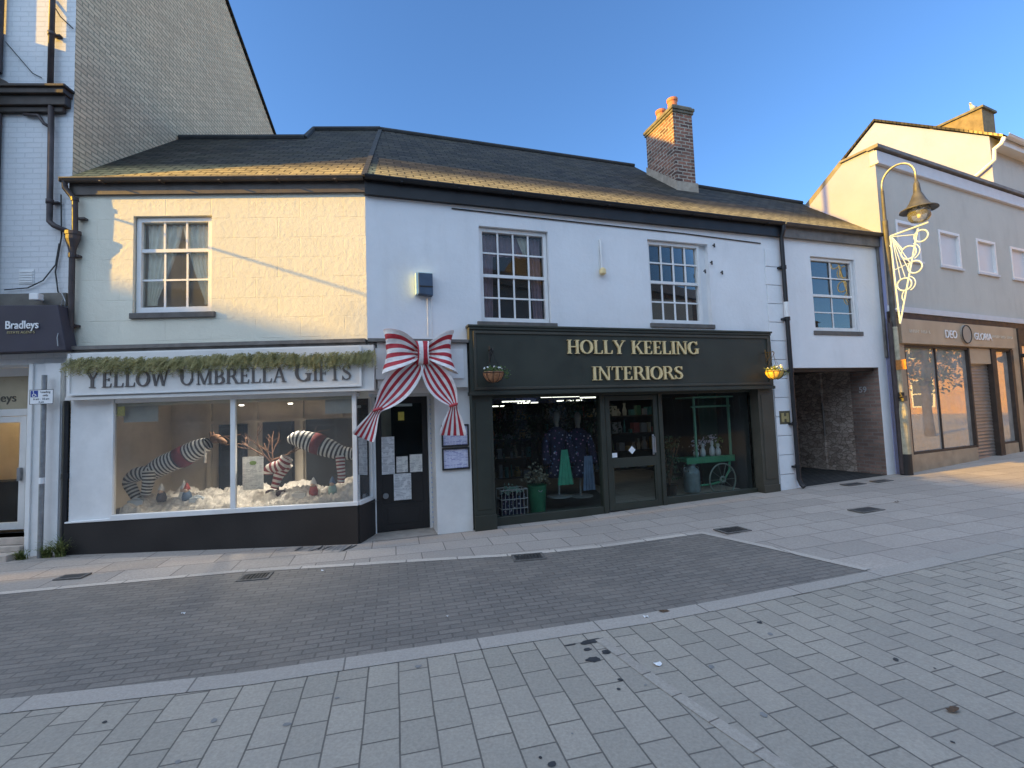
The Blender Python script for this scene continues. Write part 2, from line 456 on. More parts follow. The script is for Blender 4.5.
def glyph(ch):
    T, t, s, o = .16, .07, .045, .075
    stem = lambda x, w=T, z0=0, z1=1: R4(x, z0, x + w, z1) + R4(x - o, z0, x + w + o, z0 + s) + R4(x - o, z1 - s, x + w + o, z1)
    if ch == 'H': return stem(.1) + stem(.66) + R4(.2, .47, .7, .54), .92
    if ch == 'O': return arc(.47, .5, .38, .47, 0, 360, .18, .06, 32), .94
    if ch == 'L': return stem(.1) + R4(.2, 0, .66, .055) + [[(.58, .03), (.66, 0), (.68, .27), (.655, .27)]], .72
    if ch == 'I': return stem(.1), .36
    if ch == 'Y': return diag(.46, .42, .14, .97, T) + diag(.48, .42, .8, .97, t) + R4(.38, 0, .54, .45) + R4(.3, 0, .62, s) + R4(.0, 1 - s, .3, 1) + R4(.66, 1 - s, .93, 1), .92
    if ch == 'K': return stem(.1) + diag(.24, .42, .74, .97, t) + diag(.78, .03, .42, .6, T) + R4(.6, 1 - s, .88, 1) + R4(.64, 0, .95, s), .94
    if ch == 'E': return stem(.1) + R4(.2, 0, .62, .055) + R4(.2, .945, .6, 1) + R4(.2, .485, .5, .535) + [[(.55, .02), (.62, 0), (.65, .25), (.625, .25)]] + [[(.53, .98), (.6, 1), (.61, .77), (.585, .77)]] + R4(.47, .4, .5, .62), .72
    if ch == 'F': return stem(.1) + R4(.2, .945, .6, 1) + R4(.2, .485, .5, .535) + [[(.53, .98), (.6, 1), (.61, .77), (.585, .77)]] + R4(.47, .4, .5, .62), .68
    if ch == 'N': return R4(.13, 0, .2, 1) + R4(.78, 0, .85, 1) + diag(.77, 0, .17, .97, T) + R4(.04, 0, .3, s) + R4(.0, 1 - s, .26, 1) + R4(.68, 1 - s, .95, 1), .98
    if ch == 'G': return arc(.47, .5, .38, .47, 42, 318, .18, .06, 28) + R4(.68, .05, .84, .42) + R4(.58, .4, .92, .44) + [[(.7, .98), (.75, 1), (.77, .72), (.745, .72)]], .95
    if ch == 'T': return R4(.34, 0, .5, 1) + R4(.24, 0, .6, s) + R4(.05, .945, .79, 1) + [[(.03, .73), (.055, .73), (.11, 1), (.05, 1)]] + [[(.785, .73), (.81, .73), (.79, 1), (.73, 1)]], .84
    if ch == 'R': return stem(.1) + arc(.38, .735, .26, .24, -92, 92, .16, .06, 16) + R4(.22, .945, .4, 1) + R4(.22, .47, .42, .525) + diag(.78, .02, .48, .5, T) + R4(.66, 0, .95, s), .9
    if ch == 'B': return stem(.1) + arc(.36, .75, .24, .225, -92, 92, .15, .06, 16) + arc(.38, .26, .3, .235, -92, 92, .17, .06, 16) + R4(.22, .95, .38, 1) + R4(.22, .47, .4, .52) + R4(.22, 0, .4, .05), .78
    if ch == 'S':
        pts = [(.58, .80), (.5, .93), (.34, .965), (.18, .9), (.13, .77), (.2, .63), (.36, .53), (.52, .43), (.6, .28), (.54, .11), (.36, .035), (.18, .08), (.1, .22)]
        ws = [.05, .06, .06, .1, .14, .17, .18, .17, .14, .1, .06, .06, .05]
        return strip(pts, ws) + R4(.59, .72, .62, .99) + R4(.06, .01, .09, .3), .7
    if ch == 'U': return R4(.13, .3, .29, 1) + R4(.04, 1 - s, .38, 1) + R4(.73, .3, .8, 1) + R4(.64, 1 - s, .9, 1) + arc(.48, .32, .275, .3, 180, 360, .12, .06, 16), .94
    if ch == 'M': return R4(.12, 0, .19, 1) + R4(.86, 0, 1.02, 1) + diag(.55, 0, .19, .97, T) + diag(.55, 0, .9, .97, t) + R4(.03, 0, .28, s) + R4(.78, 0, 1.1, s) + R4(.02, 1 - s, .2, 1) + R4(.9, 1 - s, 1.1, 1), 1.14
    if ch == 'A': return diag(.1, 0, .45, 1, t) + diag(.78, 0, .45, 1, T) + R4(.24, .33, .66, .38) + R4(.0, 0, .24, s) + R4(.62, 0, .93, s), .92
    if ch == 'W': return diag(.34, 0, .12, 1, T) + diag(.36, 0, .62, 1, t) + diag(.84, 0, .6, 1, T) + diag(.86, 0, 1.1, 1, t) + R4(.0, 1 - s, .28, 1) + R4(.46, 1 - s, .76, 1) + R4(.98, 1 - s, 1.22, 1), 1.22
    return [], .45
def serif_text(mb, text, x0, x1, z, h, y, depth, small=.8):
    """cap letters fitted between x0 and x1; lower case is set as small capitals"""
    adv = 0; items = []
    for ch in text:
        k = small if ch.islower() else 1.0
        g, w = glyph(ch.upper()); items.append((g, k, adv)); adv += (w*k if g else .42) + .03
    sx = (x1 - x0)/adv
    for g, k, a in items:
        for i, q in enumerate(g):
            pts = [(x0 + (a + p[0]*k)*sx, z + p[1]*k*h) for p in q]
            mb.prism(pts, y - i*.00025, y + depth)
def sans_text(name, text, x, z, size, y, mat, parent, align='LEFT', extrude=.004, sx=1, bold=0):
    cu = bpy.data.curves.new(name, 'FONT'); cu.body = text; cu.size = size; cu.extrude = extrude; cu.align_x = align; cu.offset = bold
    tmp = bpy.data.objects.new('tmp', cu); COL.objects.link(tmp)
    bpy.context.view_layer.update()
    me = bpy.data.meshes.new_from_object(tmp.evaluated_get(bpy.context.evaluated_depsgraph_get()))
    bpy.data.objects.remove(tmp); bpy.data.curves.remove(cu)
    for v in me.vertices:
        a, b, c = v.co
        v.co = (x + a*sx, y - c, z + b)
    me.materials.clear(); me.materials.append(mat)
    o = bpy.data.objects.new(name, me); COL.objects.link(o); o.parent = parent
    return o
# ================================================================ materials
WHITE2 = render_wall('white_render', (.77, .78, .79), lump=.009, stain=.28, streak=(.42, .41, .39))
WHITE1 = render_wall('rough_render', (.76, .725, .60), lump=.013, fine=.007, stain=.12, ashlar=True)
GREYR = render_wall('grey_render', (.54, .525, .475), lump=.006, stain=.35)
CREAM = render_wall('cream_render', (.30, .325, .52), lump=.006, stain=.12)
WBRICK = brick('painted_brick', (.75, .75, .75), (.77, .77, .775), (.69, .695, .70), .225, .075, .006, 'xz', bmp=.004, soot=.12, sootc=(.3, .3, .3), grain=.12)
BUFF = brick('buff_brick', (1.0, .76, .49), (.78, .57, .365), (.50, .375, .25), .215, .067, .0095, 'yz', bmp=.016, soot=.35, sootc=(.50, .37, .245), grain=.30, gscale=28, bias=-.1, warp=.03)
STACK = brick('chimney_brick', (.42, .20, .14), (.10, .06, .055), (.52, .46, .38), .225, .078, .013, 'sz', bmp=.025, soot=.55, sootc=(.10, .085, .07), bias=-.05, grain=.55, gscale=22, sscale=3, warp=.03)
REDB = brick('red_brick', (.44, .29, .23), (.27, .18, .15), (.34, .29, .25), .225, .075, .012, 'yz', bmp=.015, soot=.5, sootc=(.05, .05, .05))
ORANGE = brick('orange_brick', (.58, .33, .14), (.46, .25, .10), (.50, .38, .22), .45, .15, .014, 'sz', soot=.15, sootc=(.25, .15, .08))
TERR = brick('terrace_brick', (.40, .27, .20), (.30, .20, .15), (.35, .32, .28), .225, .075, .01, 'sz', soot=.2)
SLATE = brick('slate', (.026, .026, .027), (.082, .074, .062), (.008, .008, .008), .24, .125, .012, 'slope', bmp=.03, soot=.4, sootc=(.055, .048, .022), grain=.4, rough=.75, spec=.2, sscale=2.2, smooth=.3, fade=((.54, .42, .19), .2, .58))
SLATEL = brick('mossy_slate', (.105, .092, .055), (.07, .064, .045), (.02, .02, .016), .26, .13, .008, 'slope', bmp=.02, soot=.45, sootc=(.10, .085, .035), grain=.4, rough=.75, spec=.25, sscale=2.0, smooth=.3)
M = dict(
    wood_white=plain('white_gloss', (.77, .765, .75), .4, .06, 4, .002, 30, dirt=.15),
    board_white=plain('white_board', (.72, .70, .665), .5, .07, 2.5, .003, 25, dirt=.2),
    black=plain('black_paint', (.024, .022, .022), .55, .25, 3, .003, 40, dirt=0),
    plinth=plain('plinth_paint', (.030, .026, .024), .85, .35, 2, .006, 40),
    green=plain('dark_green_paint', (.036, .040, .030), .5, .18, 3, .002, 40),
    green2=plain('dark_green_pilaster', (.058, .054, .040), .5, .2, 3, .002, 40),
    gold=plain('gold_leaf', (.80, .62, .32), .45, .10, 12, .001, 60, metal=.1),
    leadg=plain('weathered_lead', (.17, .155, .14), .6, .3, 6, .006, 30),
    gutter=plain('brown_gutter', (.085, .07, .06), .5, .3, 6, .004, 30),
    blackg=plain('black_gutter', (.018, .018, .02), .45, .3, 6, .003, 30),
    pipe=plain('iron_pipe', (.055, .042, .042), .55, .35, 8, .004, 40),
    darkwood=plain('dark_timber', (.045, .034, .028), .6, .35, 7, .006, 40),
    sillg=plain('dark_sill', (.13, .12, .11), .75, .25, 8, .006, 50),
    sign_ink=plain('sign_ink', (.125, .112, .105), .5, .15),
    purple=plain('purple_canvas', (.040, .036, .052), .6, .2, 3, .004, 30),
    stoneband=plain('stone_band', (.16, .145, .125), .8, .25, 6, .006, 50),
    interior=plain('room_paint', (.16, .145, .125), .9, .1, 2),
    roomlight=plain('room_cream', (.80, .66, .46), .85, .12, 2),
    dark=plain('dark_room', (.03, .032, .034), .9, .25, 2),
    floor_in=plain('shop_floor', (.09, .085, .08), .6, .25, 4),
    curtain=plain('curtain', (.93, .88, .76), .85, .12, 8),
    pink=plain('pink_curtain', (.42, .30, .36), .85, .2, 8),
    steel=plain('galvanised_steel', (.30, .31, .32), .45, .2, 14, .001, 60, metal=.6),
    lampgrey=plain('lamp_paint', (.085, .082, .075), .5, .3, 10, .003, 40, metal=.2),
    lampcream=plain('weathered_cream_paint', (.42, .38, .27), .6, .35, 7, .004, 40, dirt=.35),
    tan=plain('tan_board', (.45, .34, .235), .55, .12, 3, .002, 40),
    tan2=plain('tan_tile', (.36, .275, .19), .6, .2, 4, .003, 40),
    shutter=plain('shutter_metal', (.26, .24, .22), .45, .15, 5, metal=.5),
    blind=plain('white_blind', (.60, .60, .62), .7, .06, 4),
    stone=plain('chimney_stone', (.20, .155, .09), .85, .3, 7, .01, 40),
    cap=plain('chimney_cap', (.14, .13, .10), .85, .4, 9, .012, 40),
    pot=plain('terracotta', (.55, .20, .10), .75, .2, 9, .004, 50),
    terracotta=plain('liner_fibre', (.42, .20, .10), .9, .35, 30, .01, 60),
    yellow=plain('yellow_liner', (.75, .50, .12), .8, .2, 30, .006, 60),
    wire=plain('black_wire', (.015, .015, .018), .5, .2),
    snow=plain('wadding_snow', (.60, .56, .51), .95, .25, 12, .03, 40),
    cable=plain('cable', (.03, .03, .03), .6, .1),
    iron=plain('cast_iron', (.045, .043, .042), .6, .35, 20, .006, 60),
    bluebox=plain('alarm_blue', (.055, .085, .135), .4, .15, 10),
    cyanbox=plain('alarm_pale', (.55, .74, .74), .4, .08, 10),
    paper=paper('printed_notice'), paper2=paper('printed_notice_dense', (.72, .72, .72), (.15, .15, .17), .011, .16),
    menu=paper('framed_print', (.60, .60, .72), (.2, .2, .42), .02, .09),
    notice_y=plain('yellow_sticker', (.62, .52, .10), .5, .2, 40),
    white=plain('white_card', (.80, .80, .80), .5, .05),
    leaf=leafmat('fir_needles', (.15, .145, .04), (.38, .33, .13), 9),
    leaf2=leafmat('basket_leaves', (.05, .11, .03), (.16, .24, .07), 25),
    leafy=leafmat('sunlit_basket_leaves', (.14, .20, .04), (.34, .38, .09), 25),  # lighter copy of the basket leaves, sunlight put into the colour
    leafd=leafmat('dark_leaves', (.012, .03, .012), (.04, .075, .03), 16),
    weed=leafmat('weed_leaves', (.09, .13, .035), (.26, .29, .10), 25),
    mesh_white=plain('light_rope', (.42, .52, .74), .4, .06, 20),
    steelworn=plain('worn_iron_frame', (.13, .12, .11), .6, .35, 20, .004, 60),
    slated=plain('slate_ridge', (.042, .042, .043), .8, .3, 8, .008, 40),
    bark=plain('bark', (.07, .055, .045), .9, .3, 15, .01, 40),
)
GL = glass('shop_glass', (.92, .93, .90), 1.40, .13, .0)
GLD = glass('dark_shop_glass', (.82, .90, .87), 1.22, .008, .0)
GLW = glass('old_window_glass', (.88, .90, .88), 1.45, .03, .01)
GLDU = glass('dusty_window_glass', (.95, .95, .92), 1.3, .13, .0)
GLC = glass('clean_door_glass', (.93, .94, .92), 1.35, .03, .0)
GLF = plain('frosted_pane', (.62, .63, .65), .45, .06, 3)
GLM = glass('reflecting_glass', (.55, .60, .58), 2.4, .46, .45)  # thick pale film stands in for the street's reflection

# ================================================================ ground
PAVE = brick('pavement_slabs', (.50, .435, .38), (.41, .36, .315), (.22, .19, .17), .62, .42, .006, 'xyz', rot=rad(-14), bmp=.004, soot=.4, sootc=(.29, .25, .22), grain=.32, gscale=40, rough=.75, sscale=.8, noise_bmp=.003)
ROAD = brick('road_setts', (.25, .222, .195), (.19, .17, .152), (.145, .13, .117), .20, .078, .007, 'xyz', rot=rad(-13.8), bmp=.006, soot=.3, sootc=(.33, .28, .23), grain=.35, gscale=60, rough=.6, spec=.4, sscale=1.2)
FORE = brick('granite_paving', (.465, .41, .338), (.375, .335, .278), (.15, .132, .112), .275, .196, .0050, 'xyz', rot=rad(76), bmp=.005, soot=.35, sootc=(.27, .24, .21), warp=.012, grain=.3, gscale=55, rough=.66, spec=.4, sscale=1.6, bias=.1, noise_bmp=.003)
BAND = brick('granite_band', (.46, .41, .36), (.40, .36, .315), (.2, .18, .16), .95, 40, .006, 'xyz', rot=rad(-15), off=(.3, 17, 0), bmp=.004, soot=.25, sootc=(.32, .28, .25), grain=.28, gscale=60, rough=.7, sscale=1.6, offset=0)
KERB = brick('kerb_line', (.66, .58, .50), (.54, .48, .42), (.3, .27, .24), .6, 40, .008, 'xyz', rot=rad(-10), off=(0, 17, 0), soot=.3, sootc=(.3, .26, .23), gscale=60)
sheet('ground', [(-90, -90), (110, -90), (110, 110), (-90, 110)], 0, PAVE)
kl = [(-14, 3.0), (-5.36, 5.07), (-3.19, 5.62), (-1.6, 5.80), (.02, 5.93), (1.2, 6.18), (2.42, 6.48)]
kend = (3.38, 4.77)
bu = [(-14, 1.5), (-3.3, 3.14), (-1.83, 3.41), (.15, 3.89), (1.8, 4.30), (3.34, 4.72), (5.54, 5.40), (8.5, 6.5), (14, 8.9)]
bl = [(-14, 1.29), (-3.14, 2.985), (-1.76, 3.24), (.143, 3.705), (1.755, 4.11), (3.25, 4.52), (5.59, 5.19), (8.58, 6.29), (14.08, 8.7)]
sheet('road', kl + [kend] + bu[5::-1], .004, ROAD)
sheet('kerb_band', bu + bl[::-1], .008, BAND)
sheet('foreground_pavement', bl + [(30, 14), (30, -5.4), (-14, -5.4)], .004, FORE)
def ribbon_sheet(name, pts, w, z, mat):
    a, b = [], []
    for i, p in enumerate(pts):
        q, r = pts[max(0, i - 1)], pts[min(len(pts) - 1, i + 1)]
        dx, dy = r[0] - q[0], r[1] - q[1]; l = math.hypot(dx, dy)
        a.append((p[0] - dy/l*w/2, p[1] + dx/l*w/2)); b.append((p[0] + dy/l*w/2, p[1] - dx/l*w/2))
    return sheet(name, a + b[::-1], z, mat)
ribbon_sheet('kerb_line', kl, .10, .008, KERB)
ribbon_sheet('kerb_line', [(2.43, 6.50), (2.9, 5.68), kend], .09, .009, KERB)
# damp patches, chewing gum and grime worn into the paving
STAIN = plain('damp_stain', (.045, .045, .048), .5, .3, 20)
STAIN2 = plain('faded_stain', (.22, .215, .21), .6, .12, 20)
rs = random.Random(11)
def blot(name, x, y, rx, ry, z, mat, rot=0.3, n=14):
    pts = []
    for i in range(n):
        t = 2*PI*i/n; r = rs.uniform(.72, 1.15)
        a, b = rx*r*math.cos(t), ry*r*math.sin(t)
        pts.append((x + a*math.cos(rot) - b*math.sin(rot), y + a*math.sin(rot) + b*math.cos(rot)))
    return sheet(name, pts, z, mat)
for x, y, a, b in ((.52, 3.66, .10, .035), (.47, 3.54, .035, .022), (.60, 3.50, .04, .03), (.49, 3.40, .055, .035), (.36, 3.62, .05, .012)):
    blot('damp_patch', x, y, a, b, .0075, STAIN)
for i in range(26):
    x = rs.uniform(-2.6, 3.4); y = rs.uniform(2.4, 3.3 + .22*(x + 2))
    r = rs.uniform(.006, .022)
    blot('stain', x, y, r*1.3, r, .0072, STAIN if rs.random() < .45 else STAIN2, rs.uniform(0, 3), 9)
# grime washed down from the plinth and the ghost of an old painted mark
for i in range(16):
    x = rs.uniform(-3.2, -2.15); y = 6.62 + (x + 3.2)*.06; l = rs.uniform(.06, .2)
    blot('grime_streak', x, y - l, .018, l, .0042, STAIN2 if i % 3 else STAIN, rs.uniform(-.5, .1), 9)
# narrow row of cut slabs running across the foreground
NARROW = brick('narrow_slabs', (.46, .41, .35), (.40, .355, .305), (.18, .155, .135), .27, 40, .005, 'xyz', rot=rad(65), off=(0, 17, 0), gscale=55, grain=.3, soot=.3, sootc=(.32, .28, .25))
ribbon_sheet('slab_row', [(.58, 3.70), (.86, 3.06), (1.18, 2.40), (1.5, 1.7)], .075, .0078, NARROW)

# ================================================================ camera, sky, sun
cam = bpy.data.cameras.new('camera'); cam.sensor_width = 36; cam.lens = 480/1024*36
cam.clip_start = .05; cam.clip_end = 600
co = bpy.data.objects.new('camera', cam); COL.objects.link(co)
roll, tilt = -0.0360748, 0.0631556
ct, st, cr, sr = math.cos(tilt), math.sin(tilt), math.cos(roll), math.sin(roll)
base = Matrix(((1, 0, 0), (0, st, -ct), (0, ct, st)))
Rm = Matrix(((cr, -sr, 0), (sr, cr, 0), (0, 0, 1))) @ base      # rows: right, down, forward
mw = Matrix((Rm[0], -Rm[1], -Rm[2])).transposed().to_4x4()
mw.translation = (0, 0, 1.7)
co.matrix_world = mw
SC.camera = co

SUN_EL, SUN_AZ = rad(16.5), rad(17.0)
sdir = Vector((-math.cos(SUN_AZ)*math.cos(SUN_EL), -math.sin(SUN_AZ)*math.cos(SUN_EL), math.sin(SUN_EL)))
sl = bpy.data.lights.new('sun', 'SUN'); sl.energy = 12.5; sl.angle = rad(.5); sl.color = (1.0, .56, .02)
so = bpy.data.objects.new('sun', sl); COL.objects.link(so); so.rotation_euler = sdir.to_track_quat('Z', 'Y').to_euler(); so.location = (-20, -8, 12)
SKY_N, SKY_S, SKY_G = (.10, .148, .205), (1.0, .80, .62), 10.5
w = bpy.data.worlds.new('World'); SC.world = w; w.use_nodes = True
nt = w.node_tree
bg = nt.nodes['Background']
sky = N(nt, 'TexSky'); sky.sky_type = 'NISHITA'; sky.sun_disc = False
sky.sun_elevation = SUN_EL; sky.sun_rotation = math.atan2(sdir.x, sdir.y) % (2*PI)
sky.altitude = 60; sky.air_density = 1.0; sky.dust_density = .7; sky.ozone_density = 1.6
# deep blue ahead; sky raised overhead and behind as added fill light
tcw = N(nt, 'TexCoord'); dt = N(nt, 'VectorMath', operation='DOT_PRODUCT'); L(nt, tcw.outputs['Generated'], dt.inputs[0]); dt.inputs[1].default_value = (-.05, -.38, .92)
sky_fill = ramp(nt, dt.outputs['Value'], [(.48, SKY_N), (1.0, SKY_S)])
tint = mixc(nt, 1, sky.outputs[0], sky_fill, 'MULTIPLY')
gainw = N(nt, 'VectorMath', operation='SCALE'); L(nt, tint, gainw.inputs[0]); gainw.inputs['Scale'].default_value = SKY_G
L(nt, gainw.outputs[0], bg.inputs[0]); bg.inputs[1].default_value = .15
SC.view_settings.view_transform = 'Standard'; SC.view_settings.look = 'None'; SC.view_settings.exposure = 0; SC.view_settings.gamma = 1
SC.cycles.use_denoising = True
SC.cycles.max_bounces = 8; SC.cycles.transparent_max_bounces = 12
# ================================================================ helpers for buildings
def sash(b, x0, x1, z0, z1, v, cols, rows_t, rows_b, split=.5, bar=.024, frame=.055, curtains=None, room='interior', sill=None, roomdepth=1.2, label=None, pane=None):
    w = MB()
    w.box(x0, x0 + frame, v, v + .09, z0, z1); w.box(x1 - frame, x1, v, v + .09, z0, z1)
    w.box(x0 + frame, x1 - frame, v, v + .09, z1 - frame, z1); w.box(x0 + frame, x1 - frame, v, v + .09, z0, z0 + frame*1.3)
    a, c = x0 + frame, x1 - frame
    lo, hi = z0 + frame*1.3, z1 - frame
    mz = lo + (hi - lo)*split
    w.box(a, c, v + .015, v + .06, mz - .024, mz + .024)
    for zz0, zz1, rows, dv in ((lo, mz - .024, rows_b, .035), (mz + .024, hi, rows_t, .018)):
        for i in range(1, cols):
            x = a + (c - a)*i/cols
            w.box(x - bar/2, x + bar/2, v + dv, v + dv + .022, zz0, zz1)
        for j in range(1, rows):
            z = zz0 + (zz1 - zz0)*j/rows
            for i in range(cols):
                xa = a + (c - a)*i/cols + (bar/2 if i else 0); xb = a + (c - a)*(i + 1)/cols - (bar/2 if i < cols - 1 else 0)
                w.box(xa, xb, v + dv + .001, v + dv + .021, z - bar/2, z + bar/2)
    wo = w.build('window', M['wood_white'], b)
    if label: wo['label'] = label
    MB().poly([(a, v + .05, lo), (c, v + .05, lo), (c, v + .05, hi), (a, v + .05, hi)]).build('pane', pane or GLW, wo)
    r = MB(); e = .12
    X0, X1, Z0, Z1, V0, V1 = x0 - e, x1 + e, z0 - e, z1 + e, v + .095, v + roomdepth
    r.poly([(X0, V1, Z0), (X1, V1, Z0), (X1, V1, Z1), (X0, V1, Z1)])
    r.poly([(X0, V0, Z0), (X0, V1, Z0), (X0, V1, Z1), (X0, V0, Z1)]); r.poly([(X1, V0, Z0), (X1, V1, Z0), (X1, V1, Z1), (X1, V0, Z1)])
    r.poly([(X0, V0, Z1), (X1, V0, Z1), (X1, V1, Z1), (X0, V1, Z1)]); r.poly([(X0, V0, Z0), (X1, V0, Z0), (X1, V1, Z0), (X0, V1, Z0)])
    r.build('room', M[room], wo)
    if sill:
        MB().box(sill[0], sill[1], v - .19 + sill[4] if len(sill) > 4 else v - .19, v, sill[2], sill[3]).build('sill', M['sillg'], b, bevel=.008)
    if curtains: curtains(wo, a, c, lo, hi, v)
    return wo
def drape(parent, top, bot, v, mat, amp=.02, folds=5, n=40, m=14, gather=None):
    """curtain between an upper and a lower edge given as (x0, x1, z)"""
    rows = []
    for j in range(m + 1):
        t = j/m
        e = t if gather is None else gather(t)
        x0 = top[0] + (bot[0] - top[0])*e; x1 = top[1] + (bot[1] - top[1])*e
        z = top[2] + (bot[2] - top[2])*t
        rows.append([(x0 + (x1 - x0)*i/n, v + amp*math.sin(2*PI*folds*i/n + .6*math.sin(5*t)), z) for i in range(n + 1)])
    return MB().grid(rows).build('curtain', mat, parent, smooth=True)

# ================================================================ brick building on the left
LB = thing('brick_building', 'tall buff brick building with white painted front, left of the gift shop', 'building', F1, -4.6, 0, 0)
ux = -4.6
def lx(u): return u - ux
e1 = -4.07
wb = MB()
wall_mesh(wb, lx(-10), lx(e1), 0, 10.06, [(lx(-5.6), lx(-4.52), .30, 2.62, .30)], 0, .3)
wb.build('front_wall', WBRICK, LB)
gb = MB()
gb.poly([(lx(e1), 0, 0), (lx(e1), 10, 0), (lx(e1), 10, 7.5), (lx(e1), 3.06, 12.1), (lx(e1), 0, 10.06)])
gb.build('gable_wall', BUFF, LB)
rb = MB()
for (va, za), (vb, zb) in (((-.25, 9.92), (3.06, 12.16)), ((3.06, 12.16), (10.1, 7.46))):
    rb.poly([(lx(-10), va, za), (lx(e1 + .05), va, za), (lx(e1 + .05), vb, zb), (lx(-10), vb, zb)])
    rb.poly([(lx(-10), va, za + .05), (lx(e1 + .05), va, za + .05), (lx(e1 + .05), vb, zb + .05), (lx(-10), vb, zb + .05)])
    rb.poly([(lx(e1 + .05), va, za), (lx(e1 + .05), vb, zb), (lx(e1 + .05), vb, zb + .05), (lx(e1 + .05), va, za + .05)])
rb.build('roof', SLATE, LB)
MB().poly([(lx(-10), 0, 0), (lx(-10), 10, 0), (lx(-10), 10, 7.3), (lx(-10), 3.06, 11.9), (lx(-10), 0, 9.85)]).build('far_wall', BUFF, LB)
# projecting bay out of frame and its timber cornice
bay = MB(); bay.box(lx(-8.6), lx(-5.16), -.40, -.004, 3.75, 7.42)
bay.build('bay', M['darkwood'], LB)
cn = MB()
cn.box(lx(-5.155), lx(-4.08), -.16, -.003, 6.40, 6.48); cn.box(lx(-5.155), lx(-4.05), -.19, -.003, 6.48, 6.52)
cn.box(lx(-5.155), lx(-4.10), -.11, -.003, 6.26, 6.40); cn.box(lx(-5.155), lx(-4.16), -.07, -.003, 6.18, 6.26)
cn.prism([(lx(-5.15), 6.525), (lx(-4.80), 6.525), (lx(-4.86), 6.58), (lx(-4.95), 6.63), (lx(-5.15), 6.76)], -.15, -.003)
cn.build('cornice', M['darkwood'], LB, bevel=.01)
p = MB(); p.tube([(lx(-5.06), -.06, 6.77), (lx(-5.06), -.06, 12)], .05, 8); p.build('drainpipe', M['pipe'], LB)
p = MB(); p.tube([(lx(-5.05), -.06, 3.4), (lx(-5.05), -.06, 6.17)], .055, 8); p.build('drainpipe', M['pipe'], LB)
p = MB()
p.tube([(lx(-4.34), -.07, 9.8), (lx(-4.335), -.07, 6.525)], .036, 10)
p.tube([(lx(-4.315), -.07, 6.30), (lx(-4.30), -.07, 4.68), (lx(-4.30), -.07, 4.60), (lx(-4.24), -.07, 4.54), (lx(-4.05), -.075, 4.45)], .036, 10)
for z, x in ((9.2, -4.338), (7.3, -4.336), (4.85, -4.302)): p.tube([(lx(x), -.07, z), (lx(x), -.07, z + .06)], .046, 10); p.box(lx(x), lx(x + .10), -.06, -.004, z + .015, z + .04)
p.tube([(lx(-4.70), -.04, 6.16), (lx(-4.5), -.05, 6.14), (lx(-4.42), -.06, 6.02), (lx(-4.33), -.07, 5.96)], .022, 8)
p.build('drainpipe', M['pipe'], LB, smooth=True)
cb = MB()
cb.tube([(lx(-4.43), -.02, 7.92), (lx(-4.25), -.03, 7.62), (lx(-4.08), -.03, 7.45)], .008, 5)
cb.tube([(lx(-5.0), -.02, 7.25), (lx(-4.62), -.02, 6.78), (lx(-4.5), -.02, 6.72)], .006, 5)
cb.tube([(lx(-4.19), -.03, 5.0), (lx(-4.17), -.03, 4.4), (lx(-4.24), -.03, 3.9), (lx(-4.2), -.03, 3.62), (lx(-4.12), -.03, 3.5)], .009, 5)
cb.tube([(lx(-4.9), -.03, 3.66), (lx(-4.6), -.03, 3.68), (lx(-4.4), -.03, 3.78), (lx(-4.24), -.03, 4.0), (lx(-4.2), -.03, 4.3)], .008, 5)
cb.build('cable', M['cable'], LB, smooth=True)
p = MB(); p.box(lx(-5.6), lx(e1 - .01), -.05, -.003, 3.42, 3.60); p.build('stone_band', M['stoneband'], LB, bevel=.006)
p = MB()
for i in range(5): p.box(lx(-4.73), lx(-4.55), -.02, -.003, 3.76 + i*.036, 3.782 + i*.036)
p.box(lx(-4.74), lx(-4.54), -.008, -.002, 3.74, 3.95)
p.build('air_vent', M['wood_white'], LB)
p = MB(); p.box(lx(-4.515), lx(-4.095), -.05, -.003, .0, 2.62)
p.box(lx(-4.515), lx(-4.46), -.075, -.05, .0, 2.62); p.box(lx(-4.30), lx(-4.10), -.075, -.05, 0, 2.62)
p.build('pilaster', M['wood_white'], LB, bevel=.006)
# recessed shop door with a transom
d = MB()
a, c = -5.6, -4.86
d.box(lx(-4.86), lx(-4.80), .30, .40, .30, 2.62); d.box(lx(-5.6), lx(-4.86), .30, .40, 1.93, 2.03); d.box(lx(-5.6), lx(-4.86), .30, .40, 2.50, 2.62)
d.box(lx(-4.96), lx(-4.87), .31, .36, .34, 1.925); d.box(lx(-5.6), lx(-4.96), .31, .36, .34, .44); d.box(lx(-5.6), lx(-4.96), .31, .36, 1.84, 1.925)
d.box(lx(-4.80), lx(-4.525), .30, .40, .30, 2.62)
do = d.build('door', M['board_white'], LB, bevel=.004)
MB().poly([(lx(-5.6), .34, .44), (lx(-4.96), .34, .44), (lx(-4.96), .34, 1.84), (lx(-5.6), .34, 1.84)]).build('pane', GLC, do)
MB().poly([(lx(-5.6), .34, 2.03), (lx(-4.86), .34, 2.03), (lx(-4.86), .34, 2.5), (lx(-5.6), .34, 2.5)]).build('transom_pane', plain('frosted_cream', (.44, .37, .25), .35, .1, 3), do)
MB().box(lx(-4.94), lx(-4.90), .26, .30, 1.02, 1.20).build('handle', M['steel'], do)
r = MB(); X0, X1 = lx(-7), lx(-4.5)
r.poly([(X0, 1.35, .28), (X1, 1.35, .28), (X1, 1.35, 2.7), (X0, 1.35, 2.7)]); r.poly([(X1, .41, .28), (X1, 2.4, .28), (X1, 2.4, 2.7), (X1, .41, 2.7)])
r.poly([(X0, .41, .28), (X0, 2.4, .28), (X0, 2.4, 2.7), (X0, .41, 2.7)])
